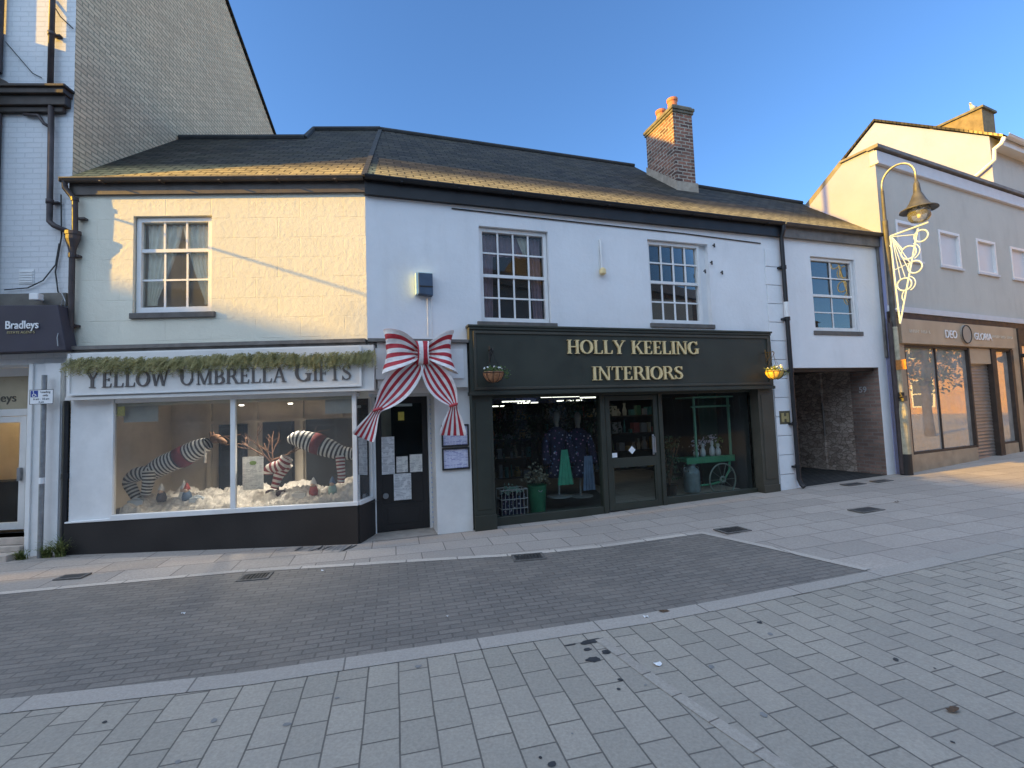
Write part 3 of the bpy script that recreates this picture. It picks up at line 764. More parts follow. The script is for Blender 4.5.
r.poly([(X0, .41, 2.7), (X1, .41, 2.7), (X1, 2.4, 2.7), (X0, 2.4, 2.7)])
rmo = r.build('room', M['roomlight'], LB)
q = MB(); q.lathe([(0, 0), (.09, 0), (.10, .02), (.10, .05), (.0, .05)], (lx(-5.45), .85, 2.62), 16); q.build('ceiling_light', glow('ceiling_glow', (1, .86, .62), 3), rmo)
pl_ = bpy.data.lights.new('ceiling_lamp', 'POINT'); pl_.energy = 14; pl_.color = (1, .86, .62); pl_.shadow_soft_size = .08
po_ = bpy.data.objects.new('ceiling_lamp', pl_); COL.objects.link(po_); po_.location = F1.pt(-5.45, .85, 2.52)
r = MB(); r.poly([(X0, .1, .30), (X1, .1, .30), (X1, 2.4, .30), (X0, 2.4, .30)]); r.box(lx(-6.8), lx(-5.05), .95, 1.3, .31, .95); r.build('room_floor', M['dark'], LB)
r = MB()
for x, z, ww, hh in ((-5.62, 1.5, .2, .26), (-5.30, 1.52, .16, .22), (-5.62, 1.1, .2, .24)):
    r.box(lx(x), lx(x + ww), 1.31, 1.345, z, z + hh)
r.build('picture_frame', M['darkwood'], LB)
s = MB(); s.box(lx(-5.6), lx(-4.525), -.02, .30, .20, .30); s.box(lx(-5.7), lx(-4.525), -.30, -.021, .03, .13); s.box(lx(-5.6), lx(-4.525), -.12, -.0205, .13, .2)
s.build('doorstep', plain('pale_step', (.46, .39, .33), .85, .2, 6, .004, 40), LB, bevel=.008)
sans_text('lettering', 'Bradleys', lx(-5.33), 2.14, .17, .335, plain('etched_letter', (.10, .09, .07), .6), do, 'CENTER')

# its projecting fascia
BS = thing('shop_sign', 'dark purple box fascia reading Bradleys above the far left shop door', 'sign', F1, -4.6, 0, 2.75)
sg = MB()
sg.prism([(lx(-5.7), 0), (lx(-3.90), .02), (lx(-4.02), .63), (lx(-5.7), .66)], -.24, -.052)
sg.build('sign_box', M['purple'], BS, bevel=.006)
sans_text('lettering', 'Bradleys', lx(-4.67), .32, .152, -.25, M['white'], BS, extrude=.006, bold=.001, sx=.82)
sans_text('lettering', 'ESTATE AGENTS', lx(-4.65), .255, .048, -.245, plain('ochre_letter', (.42, .36, .20), .5), BS, extrude=.003)
SLT = thing('security_light', 'small white wall light on the stone band above the purple Bradleys fascia', 'light', F1, -4.38, -.05, 3.47)
q = MB(); q.box(-.05, .07, -.15, -.06, .0, .09); q.build('housing', M['wood_white'], SLT, bevel=.01)
q = MB(); q.tube([(.0, .0, .03), (.0, -.06, .04)], .02, 8); q.build('bracket', M['wood_white'], SLT)
HK = thing('cable_hook', 'looped wire hook and stay hanging by the right end of the purple fascia', 'cable', F1, -4.06, -.06, 3.44)
q = MB(); q.tube([(-.06, -.01, .16), (.02, -.04, .02), (.0, -.03, -.08), (-.05, -.03, -.05), (-.02, -.03, .06)], .007, 5); q.tube([(.0, -.03, -.08), (.06, -.20, -.5), (.08, -.21, -.62)], .006, 5)
q.build('wire', M['steel'], HK)

# ================================================================ gift shop building
GS = thing('gift_shop_building', 'white rendered gift shop with one sash window above its display window', 'building', F1, 0, 0, 0)
k1, n1 = math.cos(F1.az), math.sin(F1.az)
def f2to1(u, v, z=0):
    p = F2.pt(u, v); a = F1.local(p.x, p.y); return (a[0], a[1], z)
wm = MB(); wall_mesh(wm, -4.07, 0, 2.0, 5.12, [(-3.23, -2.16, 3.29, 4.69)], 0, .10)
wm.build('wall', WHITE1, GS)
# piece of wall over and beside the shop door, on the next facade line
w2 = MB()
def w2poly(m, pts): m.poly([f2to1(*p) for p in pts])
for a, b, c, d in ((.0, 1.46, 2.06, 2.82), (.93, 1.46, 0, 2.06)):
    w2poly(w2, [(a, 0, c), (b, 0, c), (b, 0, d), (a, 0, d)])
w2poly(w2, [(.93, 0, 0), (.93, .47, 0), (.93, .47, 2.06), (.93, 0, 2.06)])
w2poly(w2, [(.06, 0, 2.06), (.93, 0, 2.06), (.93, .47, 2.06), (.06, .47, 2.06)])
w2.build('door_pillar', M['board_white'], GS)
def tied(wo, a, c, lo, hi, v):
    g = lambda t: min(1, t*1.05)**1.3
    drape(wo, (a + .02, a + .50, hi - .01), (a + .02, a + .16, lo + .05), v + .115, M['curtain'], .02, 5, gather=g)
    drape(wo, (c - .42, c - .02, hi - .01), (c - .10, c - .02, lo + .05), v + .11, M['curtain'], .02, 5, gather=g)
sash(GS, -3.215, -2.175, 3.31, 4.68, .05, 3, 1, 2, .665, .026, .06, tied, 'roomlight', (-3.25, -2.10, 3.215, 3.295, .10), pane=GLDU)
# roof
kk = 1 + (math.cos(F1.az)*math.cos(F2.az) + math.sin(F1.az)*math.sin(F2.az))
def corner(d):
    ax = -math.sin(F1.az) - math.sin(F2.az); ay = math.cos(F1.az) + math.cos(F2.az)
    return OX + d*ax/kk, OY + d*ay/kk
EV, EZ, TP = -.12, 5.19, .824
RV2 = 3.12; RZ2 = EZ + (RV2 - EV)*TP
RV1 = 2.33; RZ1 = EZ + (RV1 - EV)*TP
ce, cr_ = corner(EV), corner(RV2)
ceb = corner(6.2)
h1e, h1r = F1.local(*ce), F1.local(*cr_)
h1b = F1.local(*ceb)
rf = MB()
rf.poly([(-4.07, EV, EZ), (h1e[0], EV, EZ), (h1r[0], RV2, RZ2), (-1.80, RV2, RZ2), (-1.70, RV1, RZ1), (-4.07, RV1, RZ1)])
rf.poly([(-4.07, RV1, RZ1), (-1.70, RV1, RZ1), (-1.70, 5.0, RZ1 - 2.1), (-4.07, 5.0, RZ1 - 2.1)])
rf.poly([(-1.80, RV2, RZ2), (h1r[0], RV2, RZ2), (h1b[0], 6.2, EZ), (-1.80, 6.2, EZ)])
rf.poly([(-1.80, RV2, RZ2), (-1.70, RV1, RZ1), (-1.70, 5.0, RZ1 - 2.1), (-1.8, 6.2, EZ)])
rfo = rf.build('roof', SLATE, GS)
rt = MB(); rt.tube([(-4.05, RV1, RZ1 + .02), (-1.70, RV1, RZ1 + .02)], .06, 8); rt.tube([(-1.70, RV1, RZ1), (-1.80, RV2, RZ2 + .02), (h1r[0], RV2, RZ2 + .02)], .06, 8)
rt.build('ridge_tiles', M['slated'], GS)
fb = MB()
fb.box(-4.07, h1e[0] - .01, -.045, -.003, 4.99, 5.17)
fb.build('fascia_board', M['gutter'], GS)
def gutter(mb, x0, x1, v, z, r=.055):
    for i in range(8):
        a0, a1 = PI + PI*i/8, PI + PI*(i + 1)/8
        mb.poly([(x0, v + r*math.cos(a0), z + r*math.sin(a0)), (x1, v + r*math.cos(a0), z + r*math.sin(a0)), (x1, v + r*math.cos(a1), z + r*math.sin(a1)), (x0, v + r*math.cos(a1), z + r*math.sin(a1))])
    mb.box(x0, x1, v - r - .008, v - r + .003, z - .006, z + .010)
g = MB(); gutter(g, -4.12, h1e[0] - .01, -.10, 5.185, .048)
for x in (-3.6, -2.8, -2.0, -1.2, -.4): g.box(x, x + .03, -.155, -.05, 5.13, 5.142)
g.box(-4.13, -4.12, -.15, -.05, 5.135, 5.195)
g.build('gutter', M['gutter'], GS)
p = MB()
p.tube([(-4.09, -.10, 5.16), (-4.08, -.10, 5.06), (-4.0, -.085, 4.95), (-3.96, -.08, 4.88), (-3.955, -.075, 4.45)], .036, 10)
p.tube([(-3.965, -.08, 4.93), (-3.96, -.08, 4.88)], .046, 10)
p.lathe([(.04, 4.14), (.05, 4.22), (.085, 4.34), (.085, 4.40), (.095, 4.40), (.095, 4.45), (.08, 4.45)], (-3.985, -.075, 0), 12, 1.1, .75)
p.tube([(-3.99, -.07, 4.16), (-3.985, -.07, 2.84)], .036, 10)
for z in (4.08, 3.1): p.tube([(-3.988, -.07, z), (-3.988, -.07, z + .06)], .047, 10); p.box(-3.99, -3.91, -.075, -.004, z + .015, z + .045)
p.box(-3.95, -3.84, -.07, -.004, 4.63, 4.655)
p.build('downpipe', M['pipe'], GS, smooth=False)
p = MB(); p.tube([(-4.035, -.05, 2.1), (-4.03, -.05, .03)], .036, 10); p.tube([(-4.03, -.05, 1.05), (-4.03, -.05, 1.12)], .048, 10); p.build('downpipe', M['blackg'], GS)
# string course
sc = MB(); sc.box(-3.94, -.0, -.15, -.002, 2.785, 2.835); sc.box(-3.94, -.0, -.11, -.002, 2.742, 2.784)
a, b = f2to1(.0, -.15), f2to1(1.44, -.15); a2_, b2_ = f2to1(0, -.002), f2to1(1.46, -.002)
for z0, z1 in ((2.792, 2.837),):
    q = [a, b, b2_, a2_]
    sc.poly([(x, y, z1) for x, y, _ in q]); sc.poly([(x, y, z0) for x, y, _ in q]); sc.poly([(a[0], a[1], z0), (b[0], b[1], z0), (b[0], b[1], z1), (a[0], a[1], z1)])
    sc.poly([(b[0], b[1], z0), (b2_[0], b2_[1], z0), (b2_[0], b2_[1], z1), (b[0], b[1], z1)])
sc.build('string_course', M['leadg'], GS)
# fascia above the shop window and its return above the door
fa = MB(); fa.prism([(-3.95, 2.10), (.12, 2.10), (.12, 2.738), (-3.95, 2.738)], -.165, -.003)
fa.box(-3.95, .12, -.185, -.166, 2.10, 2.14)
A = [f2to1(.125, -.10), f2to1(1.42, -.10), f2to1(1.42, -.003), f2to1(.125, -.003)]
for i in range(4):
    x, y = A[i], A[(i + 1) % 4]; fa.poly([(x[0], x[1], 2.13), (y[0], y[1], 2.13), (y[0], y[1], 2.785), (x[0], x[1], 2.785)])
fa.poly([(x, y, 2.13) for x, y, _ in A]); fa.poly([(x, y, 2.785) for x, y, _ in A])
fa.build('fascia', M['board_white'], GS)
A = [f2to1(.10, -.125), f2to1(1.36, -.125), f2to1(1.36, -.101), f2to1(.10, -.101)]
fp = MB()
for i in range(4):
    x, y = A[i], A[(i + 1) % 4]; fp.poly([(x[0], x[1], 2.26), (y[0], y[1], 2.26), (y[0], y[1], 2.70), (x[0], x[1], 2.70)])
fp.poly([(x, y, 2.26) for x, y, _ in A]); fp.poly([(x, y, 2.70) for x, y, _ in A])
fp.build('fascia_panel', M['wood_white'], GS)
# shop window
sf = MB()
BT, BB = 2.10, .53
def shopz(u): return .47 + (u + 4.0)*.0175     # the plinth rises slightly to the right
sf.box(-3.98, -3.45, -.05, -.003, .47, BT); sf.box(-3.45, -3.405, -.075, -.003, .50, BT)
for u in (-1.835,): sf.box(u - .032, u + .032, -.07, -.01, .56, 2.06)
sf.box(-.215, -.155, -.075, -.01, .53, BT)
sf.prism([(-3.99, .462), (-.145, .525), (-.145, .575), (-3.40, .545), (-3.41, .50), (-3.99, .482)], -.10, -.02)
sf.box(-3.40, -.22, -.06, -.01, 2.045, BT)
# angled return beside the door
C1, C2 = Vector((-.155, -.06)), Vector(f2to1(.055, .45)[:2])
def ret(t, z): q = C1.lerp(C2, t); return (q.x, q.y, z)
dv = (C2 - C1).normalized()
def retbox(m, t0, t1, z0, z1, th=.05):
    q0, q1 = C1.lerp(C2, t0), C1.lerp(C2, t1); nrm = Vector((-dv.y, dv.x))*th/2
    ctr = (q0 + q1)/2
    m.obox((ctr.x, ctr.y, (z0 + z1)/2), ((q1 - q0).x/2, (q1 - q0).y/2, 0), (nrm.x, nrm.y, 0), (0, 0, (z1 - z0)/2))
retbox(sf, .86, 1.0, .54, 2.08); retbox(sf, 0.03, .86, .52, .575, .07); retbox(sf, .03, .86, 2.03, 2.08)
sfo = sf.build('shop_window', M['wood_white'], GS, bevel=.004)
MB().poly([(-3.405, -.035, .55), (-1.867, -.035, .55), (-1.867, -.035, 2.05), (-3.405, -.035, 2.05)]).build('pane', GL, sfo)
MB().poly([(-1.803, -.035, .56), (-.215, -.035, .56), (-.215, -.035, 2.05), (-1.803, -.035, 2.05)]).build('pane', GL, sfo)
MB().poly([ret(.03, .57), ret(.86, .57), ret(.86, 2.03), ret(.03, 2.03)]).build('pane', GL, sfo)
MB().box(-3.39, -3.29, -.03, -.026, 1.87, 2.0).build('sticker', M['notice_y'], sfo)
pl = MB(); pl.prism([(-4.0, .0), (-.15, .0), (-.15, .528), (-4.0, .462)], -.09, -.003)
retbox(pl, 0.0, 1.0, 0, .52, .06)
pl.build('plinth', M['plinth'], GS, bevel=.004)
# shop interior
ri = MB()
ri.poly([(-3.95, 2.0, .5), (.2, 2.0, .5), (.2, 2.0, 2.3), (-3.95, 2.0, 2.3)])
ri.poly([(-3.95, .02, .5), (-3.95, 2.0, .5), (-3.95, 2.0, 2.3), (-3.95, .02, 2.3)]); ri.poly([ret(1, .5), (.2, 2.0, .5), (.2, 2.0, 2.3), ret(1, 2.3)])
ri.poly([(-3.95, .0, 2.15), (-.17, .0, 2.15), (.03, .5, 2.15), (.2, 2.0, 2.15), (-3.95, 2.0, 2.15)])
for x in (-3.3, -2.5, -1.7, -1.0, -.45): ri.box(x, x + .07, 1.93, 1.99, .5, 2.15)
ri.box(-3.9, .2, 1.90, 1.995, 1.72, 1.77)
rio = ri.build('shop_interior', plain('display_wall', (.68, .60, .49), .9, .2, 1.5), GS)
rd = MB(); rd.box(-3.05, -2.62, 1.85, 1.985, .5, 1.70); rd.box(-2.3, -1.8, 1.85, 1.985, .5, 1.72); rd.box(-1.55, -.75, 1.85, 1.985, .5, 1.74)
rd.build('dark_opening', M['dark'], rio)
fl = MB(); fl.poly([(-3.95, .0, .49), (-.17, .0, .49), (.03, .5, .49), (.2, 2.0, .49), (-3.95, 2.0, .49)]); fl.build('display_floor', M['interior'], rio)
bl_ = MB(); bl_.box(-3.36, -2.9, .05, .058, 1.78, 2.04); bl_.box(-.62, -.24, .05, .058, 1.80, 2.05); bl_.build('blind', plain('faded_blind', (.5, .49, .45), .8), rio)
LAMPG = glow('downlight_glow', (1, .93, .8), 8)
for x in (-2.02, -1.30):
    l = MB(); l.lathe([(.0, 0), (.028, 0), (.028, .006), (.034, .006), (.034, .016)], (x, .55, 1.975), 14); lo = l.build('downlight', LAMPG, rio)
    pl_ = bpy.data.lights.new('downlight_lamp', 'SPOT'); pl_.energy = 68; pl_.color = (1, .90, .76); pl_.spot_size = rad(150); pl_.spot_blend = .8; pl_.shadow_soft_size = .05
    po_ = bpy.data.objects.new('downlight_lamp', pl_); COL.objects.link(po_); po_.location = F1.pt(x, .55, 1.95)
# shop door
d = MB(); v0 = .47
D = thing('tmp', None, None, F2)
def inF2(mb):
    mb.v = [f2to1(*p) for p in mb.v]; return mb
bpy.data.objects.remove(D)
d.box(.105, .19, v0, v0 + .05, .012, 2.03); d.box(.80, .885, v0, v0 + .05, .012, 2.03)
d.box(.19, .80, v0, v0 + .05, .012, .42); d.box(.19, .80, v0, v0 + .05, 1.93, 2.03); d.box(.19, .80, v0 + .01, v0 + .05, .42, .98)
d.box(.26, .73, v0 - .006, v0 + .01, .12, .36)
do = inF2(d).build('door', M['black'], GS, bevel=.003)
inF2(MB().poly([(.19, v0 + .02, .98), (.80, v0 + .02, .98), (.80, v0 + .02, 1.93), (.19, v0 + .02, 1.93)])).build('pane', GLD, do)
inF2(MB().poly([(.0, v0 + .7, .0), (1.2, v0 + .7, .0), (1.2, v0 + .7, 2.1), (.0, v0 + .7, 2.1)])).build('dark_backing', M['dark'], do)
fr = MB(); fr.box(.055, .10, v0 - .03, v0 + .06, .0, 2.06); fr.box(.888, .928, v0 - .03, v0 + .06, .0, 2.06); fr.box(.10, .888, v0 - .03, v0 + .06, 2.034, 2.06)
inF2(fr).build('door_frame', M['wood_white'], GS)
lk = MB(); lk.tube([(.235, v0, .545), (.235, v0 - .035, .545)], .042, 16); lk.tube([(.235, v0 - .035, .545), (.235, v0 - .05, .545)], .022, 12)
inF2(lk).build('lock', M['steel'], do)
lb = MB(); lb.box(.33, .62, v0 - .01, v0 + .0, .96, 1.0); inF2(lb).build('letter_plate', M['black'], do)
for (a, b, c, e, mt) in ((.185, .375, .865, 1.43, 'paper2'), (.40, .57, .88, 1.12, 'paper'), (.60, .79, .87, 1.14, 'paper'), (.355, .615, .465, .862, 'paper2'), (.44, .53, 1.67, 1.80, 'notice_y')):
    o = MB().box(a, b, v0 - .014, v0 - .0105, c, e)
    inF2(o).build('notice', M[mt], do)
st_ = MB(); st_.poly([(.06, -.01, .006), (.93, -.01, .006), (.93, .47, .008), (.06, .47, .008)])
inF2(st_).build('doorstep', plain('worn_step', (.36, .31, .265), .85, .2, 6, .004, 40), GS)
th = MB(); th.box(.36, .66, v0 + .03, v0 + .035, 1.885, 1.925); inF2(th).build('hours_plate', M['white'], do)
wl = MB()
for i in range(26): wl.ball((.925, .40 - .012*(i % 2), .1 + i*.075), .012, .012, .012, 6, 4)
inF2(wl).build('string_lights', M['mesh_white'], GS)
# gift shop sign
SG = thing('shop_sign', 'white signboard with grey serif letters Yellow Umbrella Gifts under a fir garland', 'sign', F1, -2, -.166, 2.14)
b = MB(); b.box(-1.87, 1.93, -.03, 0, .03, .58)
b.build('board', M['board_white'], SG, bevel=.004)
fr = MB(); fr.box(-1.90, 1.96, -.045, -.031, .02, .045); fr.box(-1.90, -1.87, -.045, -.031, .045, .58); fr.box(1.93, 1.96, -.045, -.031, .045, .58); fr.build('moulding', M['wood_white'], SG)
t = MB(); serif_text(t, 'Yellow Umbrella Gifts', -1.70, 1.83, .115, .255, -.042, .011)
t.build('lettering', M['sign_ink'], SG)
# garland of fir along the sign
rg = random.Random(3)
gm = MB()
for i in range(900):
    u = rg.uniform(-3.84, .16); 
    top = 2.635 + .015*math.sin(u*3.1) + rg.uniform(-.05, .03)
    base = Vector((u, -.215 + rg.uniform(-.035, .03), top))
    ln = rg.uniform(.13, .24)
    d_ = Vector((rg.uniform(-.9, .25), rg.uniform(-.45, .05), -rg.uniform(.45, 1.0))).normalized()
    side = d_.cross(Vector((rg.uniform(-.4, .4), 1, rg.uniform(-.3, .3)))).normalized()
    nn = 7
    for k in range(nn):
        t_ = (k + .3)/nn
        q = base + d_*ln*t_
        for s in (-1, 1):
            tip = q + (side*s*.8 + d_*.8 + Vector((0, rg.uniform(-.5, .5), 0))).normalized()*rg.uniform(.03, .055)
            wv = d_.cross(side)*.0 + d_*.0045 + side*.001
            gm.poly([q - wv, q + wv*1.2, tip])
    gm.poly([base + side*.003, base - side*.003, base + d_*ln])
gl_ = gm.build('garland', M['leaf'], None)
pv = F1.pt(0, 0, 0); gl_.location = pv; gl_.rotation_euler = (0, 0, F1.az)
tag(gl_, 'long green fir garland draped along the top of the Yellow Umbrella Gifts sign', 'garland')
# ================================================================ interiors shop building
IB = thing('interiors_shop_building', 'white rendered two storey building with dark green shopfront and brick chimney stack', 'building', F2, 0, 0, 0)
wm = MB()
wall_mesh(wm, 0, 7.75, 2.82, 5.12, [(1.69, 2.85, 3.14, 4.66), (4.735, 6.02, 3.19, 4.69)], 0, .11)
wall_mesh(wm, 1.46, 7.75, 0, 2.82, [(1.46, 7.30, -.1, 2.82, .01)], 0, .01)
wm.build('wall', WHITE2, IB)
def pinkc(wo, a, c, lo, hi, v):
    drape(wo, (a + .01, a + .22, hi - .01), (a + .01, a + .17, lo + .02), v + .13, M['pink'], .016, 3)
    drape(wo, (c - .22, c - .01, hi - .01), (c - .17, c - .01, lo + .02), v + .13, M['pink'], .016, 3)
    drape(wo, (a + .15, c - .15, hi - .01), (a + .2, c - .2, hi - .34), v + .15, M['pink'], .02, 6)
    drape(wo, (c - .42, c - .22, hi - .01), (c - .30, c - .24, hi - .33), v + .12, M['curtain'], .012, 2)
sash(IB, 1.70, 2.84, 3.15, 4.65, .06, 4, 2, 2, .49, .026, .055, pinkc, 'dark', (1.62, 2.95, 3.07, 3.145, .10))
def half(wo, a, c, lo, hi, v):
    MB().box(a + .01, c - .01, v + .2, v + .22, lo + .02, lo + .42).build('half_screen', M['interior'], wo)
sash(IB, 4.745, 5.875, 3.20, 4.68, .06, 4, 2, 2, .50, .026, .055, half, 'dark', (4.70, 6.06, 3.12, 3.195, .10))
q = MB(); q.box(5.875, 6.02, .10, .14, 3.19, 4.69); q.build('window_surround', WHITE2, IB)
# roof
h2e, h2r, h2b = F2.local(*ce), F2.local(*cr_), F2.local(*ceb)
RVL = 1.9; RZL = EZ + (RVL - EV)*TP
def rl(u): # lower ridge runs down a little towards the archway
    v = 1.9 - (u - 6.6)*.085
    return v, EZ + (v - EV)*TP
UE = 6.62
def front(m, u0, u1):
    v0_, z0_ = rl(u0); v1_, z1_ = rl(u1)
    m.poly([(u0, EV, EZ), (u1, EV, EZ), (u1, v1_, z1_), (u0, v0_, z0_)])
    m.poly([(u0, v0_, z0_), (u1, v1_, z1_), (u1, 4.6, 4.6), (u0, 4.6, 4.6)])
rf = MB()
rf.poly([(h2e[0], EV, EZ), (UE, EV, EZ), (UE, RV2, RZ2), (h2r[0], RV2, RZ2)])
rf.poly([(h2r[0], RV2, RZ2), (UE, RV2, RZ2), (UE, 6.2, EZ), (h2b[0], 6.2, EZ)])
rf.poly([(UE, rl(UE)[0], rl(UE)[1]), (UE, RV2, RZ2), (UE, 6.2, EZ), (UE, 4.6, 4.6)])
front(rf, UE, 7.75)
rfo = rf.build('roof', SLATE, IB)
rt = MB(); rt.tube([(h2r[0], RV2, RZ2 + .02), (UE, RV2, RZ2 + .02)], .05, 8); rt.tube([(UE, rl(UE)[0], rl(UE)[1] + .02), (7.75, rl(7.75)[0], rl(7.75)[1] + .02)], .05, 8)
rt.build('ridge_tiles', M['slated'], IB)
hp = MB()
for i in range(26):
    t = i/26; a = Vector((*F2.local(*ce), EZ + .015)); b_ = Vector((*F2.local(*cr_), RZ2 + .015)); q0 = a.lerp(b_, t); q1 = a.lerp(b_, t + .036)
    hp.bar(q0, q1, .075, .014, (0, 0, 1))
hp.build('hip_tiles', M['slated'], IB)
fb = MB(); fb.box(h2e[0] + .01, 7.75, -.075, -.003, 4.95, 5.18)
fb.build('fascia_board', M['blackg'], IB)
g = MB(); gutter(g, h2e[0] + .01, 7.72, -.13, 5.19, .05)
for i in range(9): g.box(.5 + i*.85, .53 + i*.85, -.185, -.08, 5.135, 5.148)
g.build('gutter', M['blackg'], IB)
# chimney
cm = MB(); cm.box(6.53, 7.03, 1.40, 2.42, 6.2, 8.20)
ch = cm.build('chimney', STACK, IB)
c2 = MB(); c2.box(6.50, 7.06, 1.37, 2.45, 8.20, 8.26); c2.box(6.48, 7.08, 1.35, 2.47, 8.26, 8.33); c2.box(6.52, 7.04, 1.39, 2.43, 8.33, 8.38)
c2.build('chimney_cap', M['cap'], ch, bevel=.012)
fl = MB(); fl.prism([(6.50, 6.38), (7.06, 6.38), (7.06, 6.62), (6.50, 6.62)], 1.36, 1.397)
fl.poly([(6.51, 1.36, 6.30), (6.51, 2.45, 7.2), (6.51, 2.45, 7.48), (6.51, 1.36, 6.62)])
fl.build('flashing', plain('mortar_flaunching', (.36, .31, .25), .9, .25, 9, .01, 40), ch)
for v_ in (1.62, 2.05):
    pt = MB(); pt.lathe([(.105, 8.40), (.12, 8.42), (.11, 8.46), (.10, 8.60), (.12, 8.63), (.125, 8.68), (.09, 8.685), (.085, 8.5)], (6.74, v_ + .04, .0), 16)
    pt.build('chimney_pot', M['pot'], ch, smooth=False)
# quoins and plain band at the right end
qn = MB()
for i in range(13):
    z = .04 + i*.36
    if z > 4.7: break
    a = 7.315 if i % 2 else 7.335
    if z < 3.05: qn.box(7.32, 7.70, -.022, -.002, z, z + .348)
    else: qn.box(a, 7.70, -.022, -.002, z, z + .348)
qn.build('quoins', WHITE2, IB, bevel=.006)
p = MB(); p.tube([(7.715, -.13, 5.16), (7.715, -.125, 5.06), (7.70, -.08, 4.9), (7.70, -.08, .30), (7.71, -.12, .20), (7.715, -.17, .16)], .040, 10)
for z in (4.3, 3.3, 2.3, 1.3, .5): p.tube([(7.70, -.08, z), (7.70, -.08, z + .07)], .052, 10); p.box(7.60, 7.70, -.09, -.024, z + .015, z + .05)
p.build('downpipe', M['blackg'], IB)
p = MB(); p.tube([(7.70, -.08, 3.36), (7.70, -.08, 3.66)], .043, 10); p.build('pipe_patch', M['wood_white'], IB)
p = MB(); p.tube([(1.27, -.012, 4.885), (3.5, -.014, 4.86), (5.5, -.012, 4.845), (7.25, -.012, 4.80)], .010, 5); p.build('cable', M['cable'], IB)
p = MB(); p.tube([(.92, -.012, 3.5), (.925, -.012, 3.2), (.92, -.012, 2.9)], .006, 5); p.build('cable', M['wood_white'], IB)
p = MB(); p.tube([(.86, -.012, 3.5), (.86, -.012, 2.9)], .005, 5); p.build('cable', M['wood_white'], IB)
for x, z in ((6.14, 4.68), (6.06, 4.35), (5.90, 4.18), (6.28, 4.18)):
    p = MB(); p.tube([(x, .0, z), (x, -.03, z)], .012, 8); p.box(x - .012, x + .012, -.045, -.03, z - .05, z + .02); p.build('wall_fixing', M['iron'], IB)
H_ = MB(); H_.prism([(7.44, 1.37), (7.50, 1.37), (7.50, 1.43), (7.56, 1.43), (7.56, 1.37), (7.62, 1.37), (7.62, 1.54), (7.56, 1.54), (7.56, 1.48), (7.50, 1.48), (7.50, 1.54), (7.44, 1.54)], -.036, -.024)
HP = MB(); HP.box(7.40, 7.66, -.0245, -.0225, 1.33, 1.58)
HP.build('hydrant_plate', plain('plate_bronze', (.10, .085, .05), .6, .2, 20), IB)
H_.build('hydrant_letter', plain('dull_gold', (.36, .29, .13), .5, .2, 20), IB)
# green shopfront
sf = MB()
sf.box(1.48, 1.80, -.06, .16, 0, 2.02); sf.box(1.53, 1.75, -.072, -.061, .30, 1.90); sf.box(1.47, 1.81, -.085, -.062, .0, .22)
sf.box(1.80, 3.78, .10, .20, .0, .13); sf.box(4.84, 6.90, .10, .20, .03, .17)
sf.box(1.80, 6.90, .10, .20, 1.96, 2.02)
sf.box(3.70, 3.785, .08, .22, .02, 1.96); sf.box(4.835, 4.91, .08, .22, .04, 1.96)
sfo = sf.build('shopfront', M['green'], IB, bevel=.005)
pr = MB(); pr.box(6.90, 7.26, -.05, .16, .03, 2.0); pr.box(6.96, 7.21, -.06, -.051, .34, 1.90); pr.box(6.895, 7.265, -.07, -.052, .03, .24)
pr.build('pilaster', M['green2'], IB, bevel=.005)
for a, b, z0 in ((1.80, 3.70, .13), (4.91, 6.90, .17)):
    MB().poly([(a, .14, z0), (b, .14, z0), (b, .14, 1.96), (a, .14, 1.96)]).build('pane', GLD, sfo)
p = MB(); p.box(6.55, 7.5, 1.15, 1.18, .1, 2.0); p.build('side_panel', plain('panel_green', (.03, .065, .045), .5, .2, 4), sfo)
d = MB(); V = .10
d.box(3.80, 3.89, V, V + .05, .04, 1.95); d.box(4.74, 4.83, V, V + .05, .04, 1.95)
d.box(3.89, 4.74, V, V + .05, 1.87, 1.95); d.box(3.89, 4.74, V, V + .05, .74, .90); d.box(3.89, 4.74, V, V + .05, .04, .15)
d.box(3.89, 3.92, V + .005, V + .045, .15, .74); d.box(4.71, 4.74, V + .005, V + .045, .15, .74)
do = d.build('door', M['green'], IB, bevel=.004)
MB().poly([(3.89, V + .03, .15), (4.74, V + .03, .15), (4.74, V + .03, 1.87), (3.89, V + .03, 1.87)]).build('pane', GLD, do)
h = MB(); h.tube([(4.70, V - .01, .95), (4.70, V - .06, .97), (4.70, V - .06, 1.22), (4.70, V - .01, 1.24)], .011, 8); h.box(4.68, 4.72, V - .006, V - .001, .92, 1.27); h.build('handle', M['steel'], do)
s = MB(); s.obox((4.29, V + .022, 1.02), (.034, 0, .034), (0, .002, 0), (-.034, 0, .034)); s.build('sticker', M['white'], do)
s = MB(); s.box(3.905, 4.0, V + .02, V + .025, .915, .99); s.build('sticker', M['white'], do)
# interior of the shop
si = MB()
a0, a1, b0, b1 = 1.81, 7.7, .21, 7.0
si.poly([(a0, b1, 0), (a1, b1, 0), (a1, b1, 2.3), (a0, b1, 2.3)]); si.poly([(a0, b0, 0), (a0, b1, 0), (a0, b1, 2.3), (a0, b0, 2.3)]); si.poly([(6.89, b0, 0), (7.6, b1, 0), (7.6, b1, 2.3), (6.89, b0, 2.3)])
si.poly([(a0, b0, 2.3), (a1, b0, 2.3), (a1, b1, 2.3), (a0, b1, 2.3)])
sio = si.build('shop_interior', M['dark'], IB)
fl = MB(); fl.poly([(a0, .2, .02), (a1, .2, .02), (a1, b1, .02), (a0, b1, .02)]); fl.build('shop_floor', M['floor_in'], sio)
bb = MB(); bb.box(1.9, 6.8, 5.0, 5.05, 1.98, 2.25); bb.build('blue_beam', plain('navy', (.02, .03, .09), .6), sio)
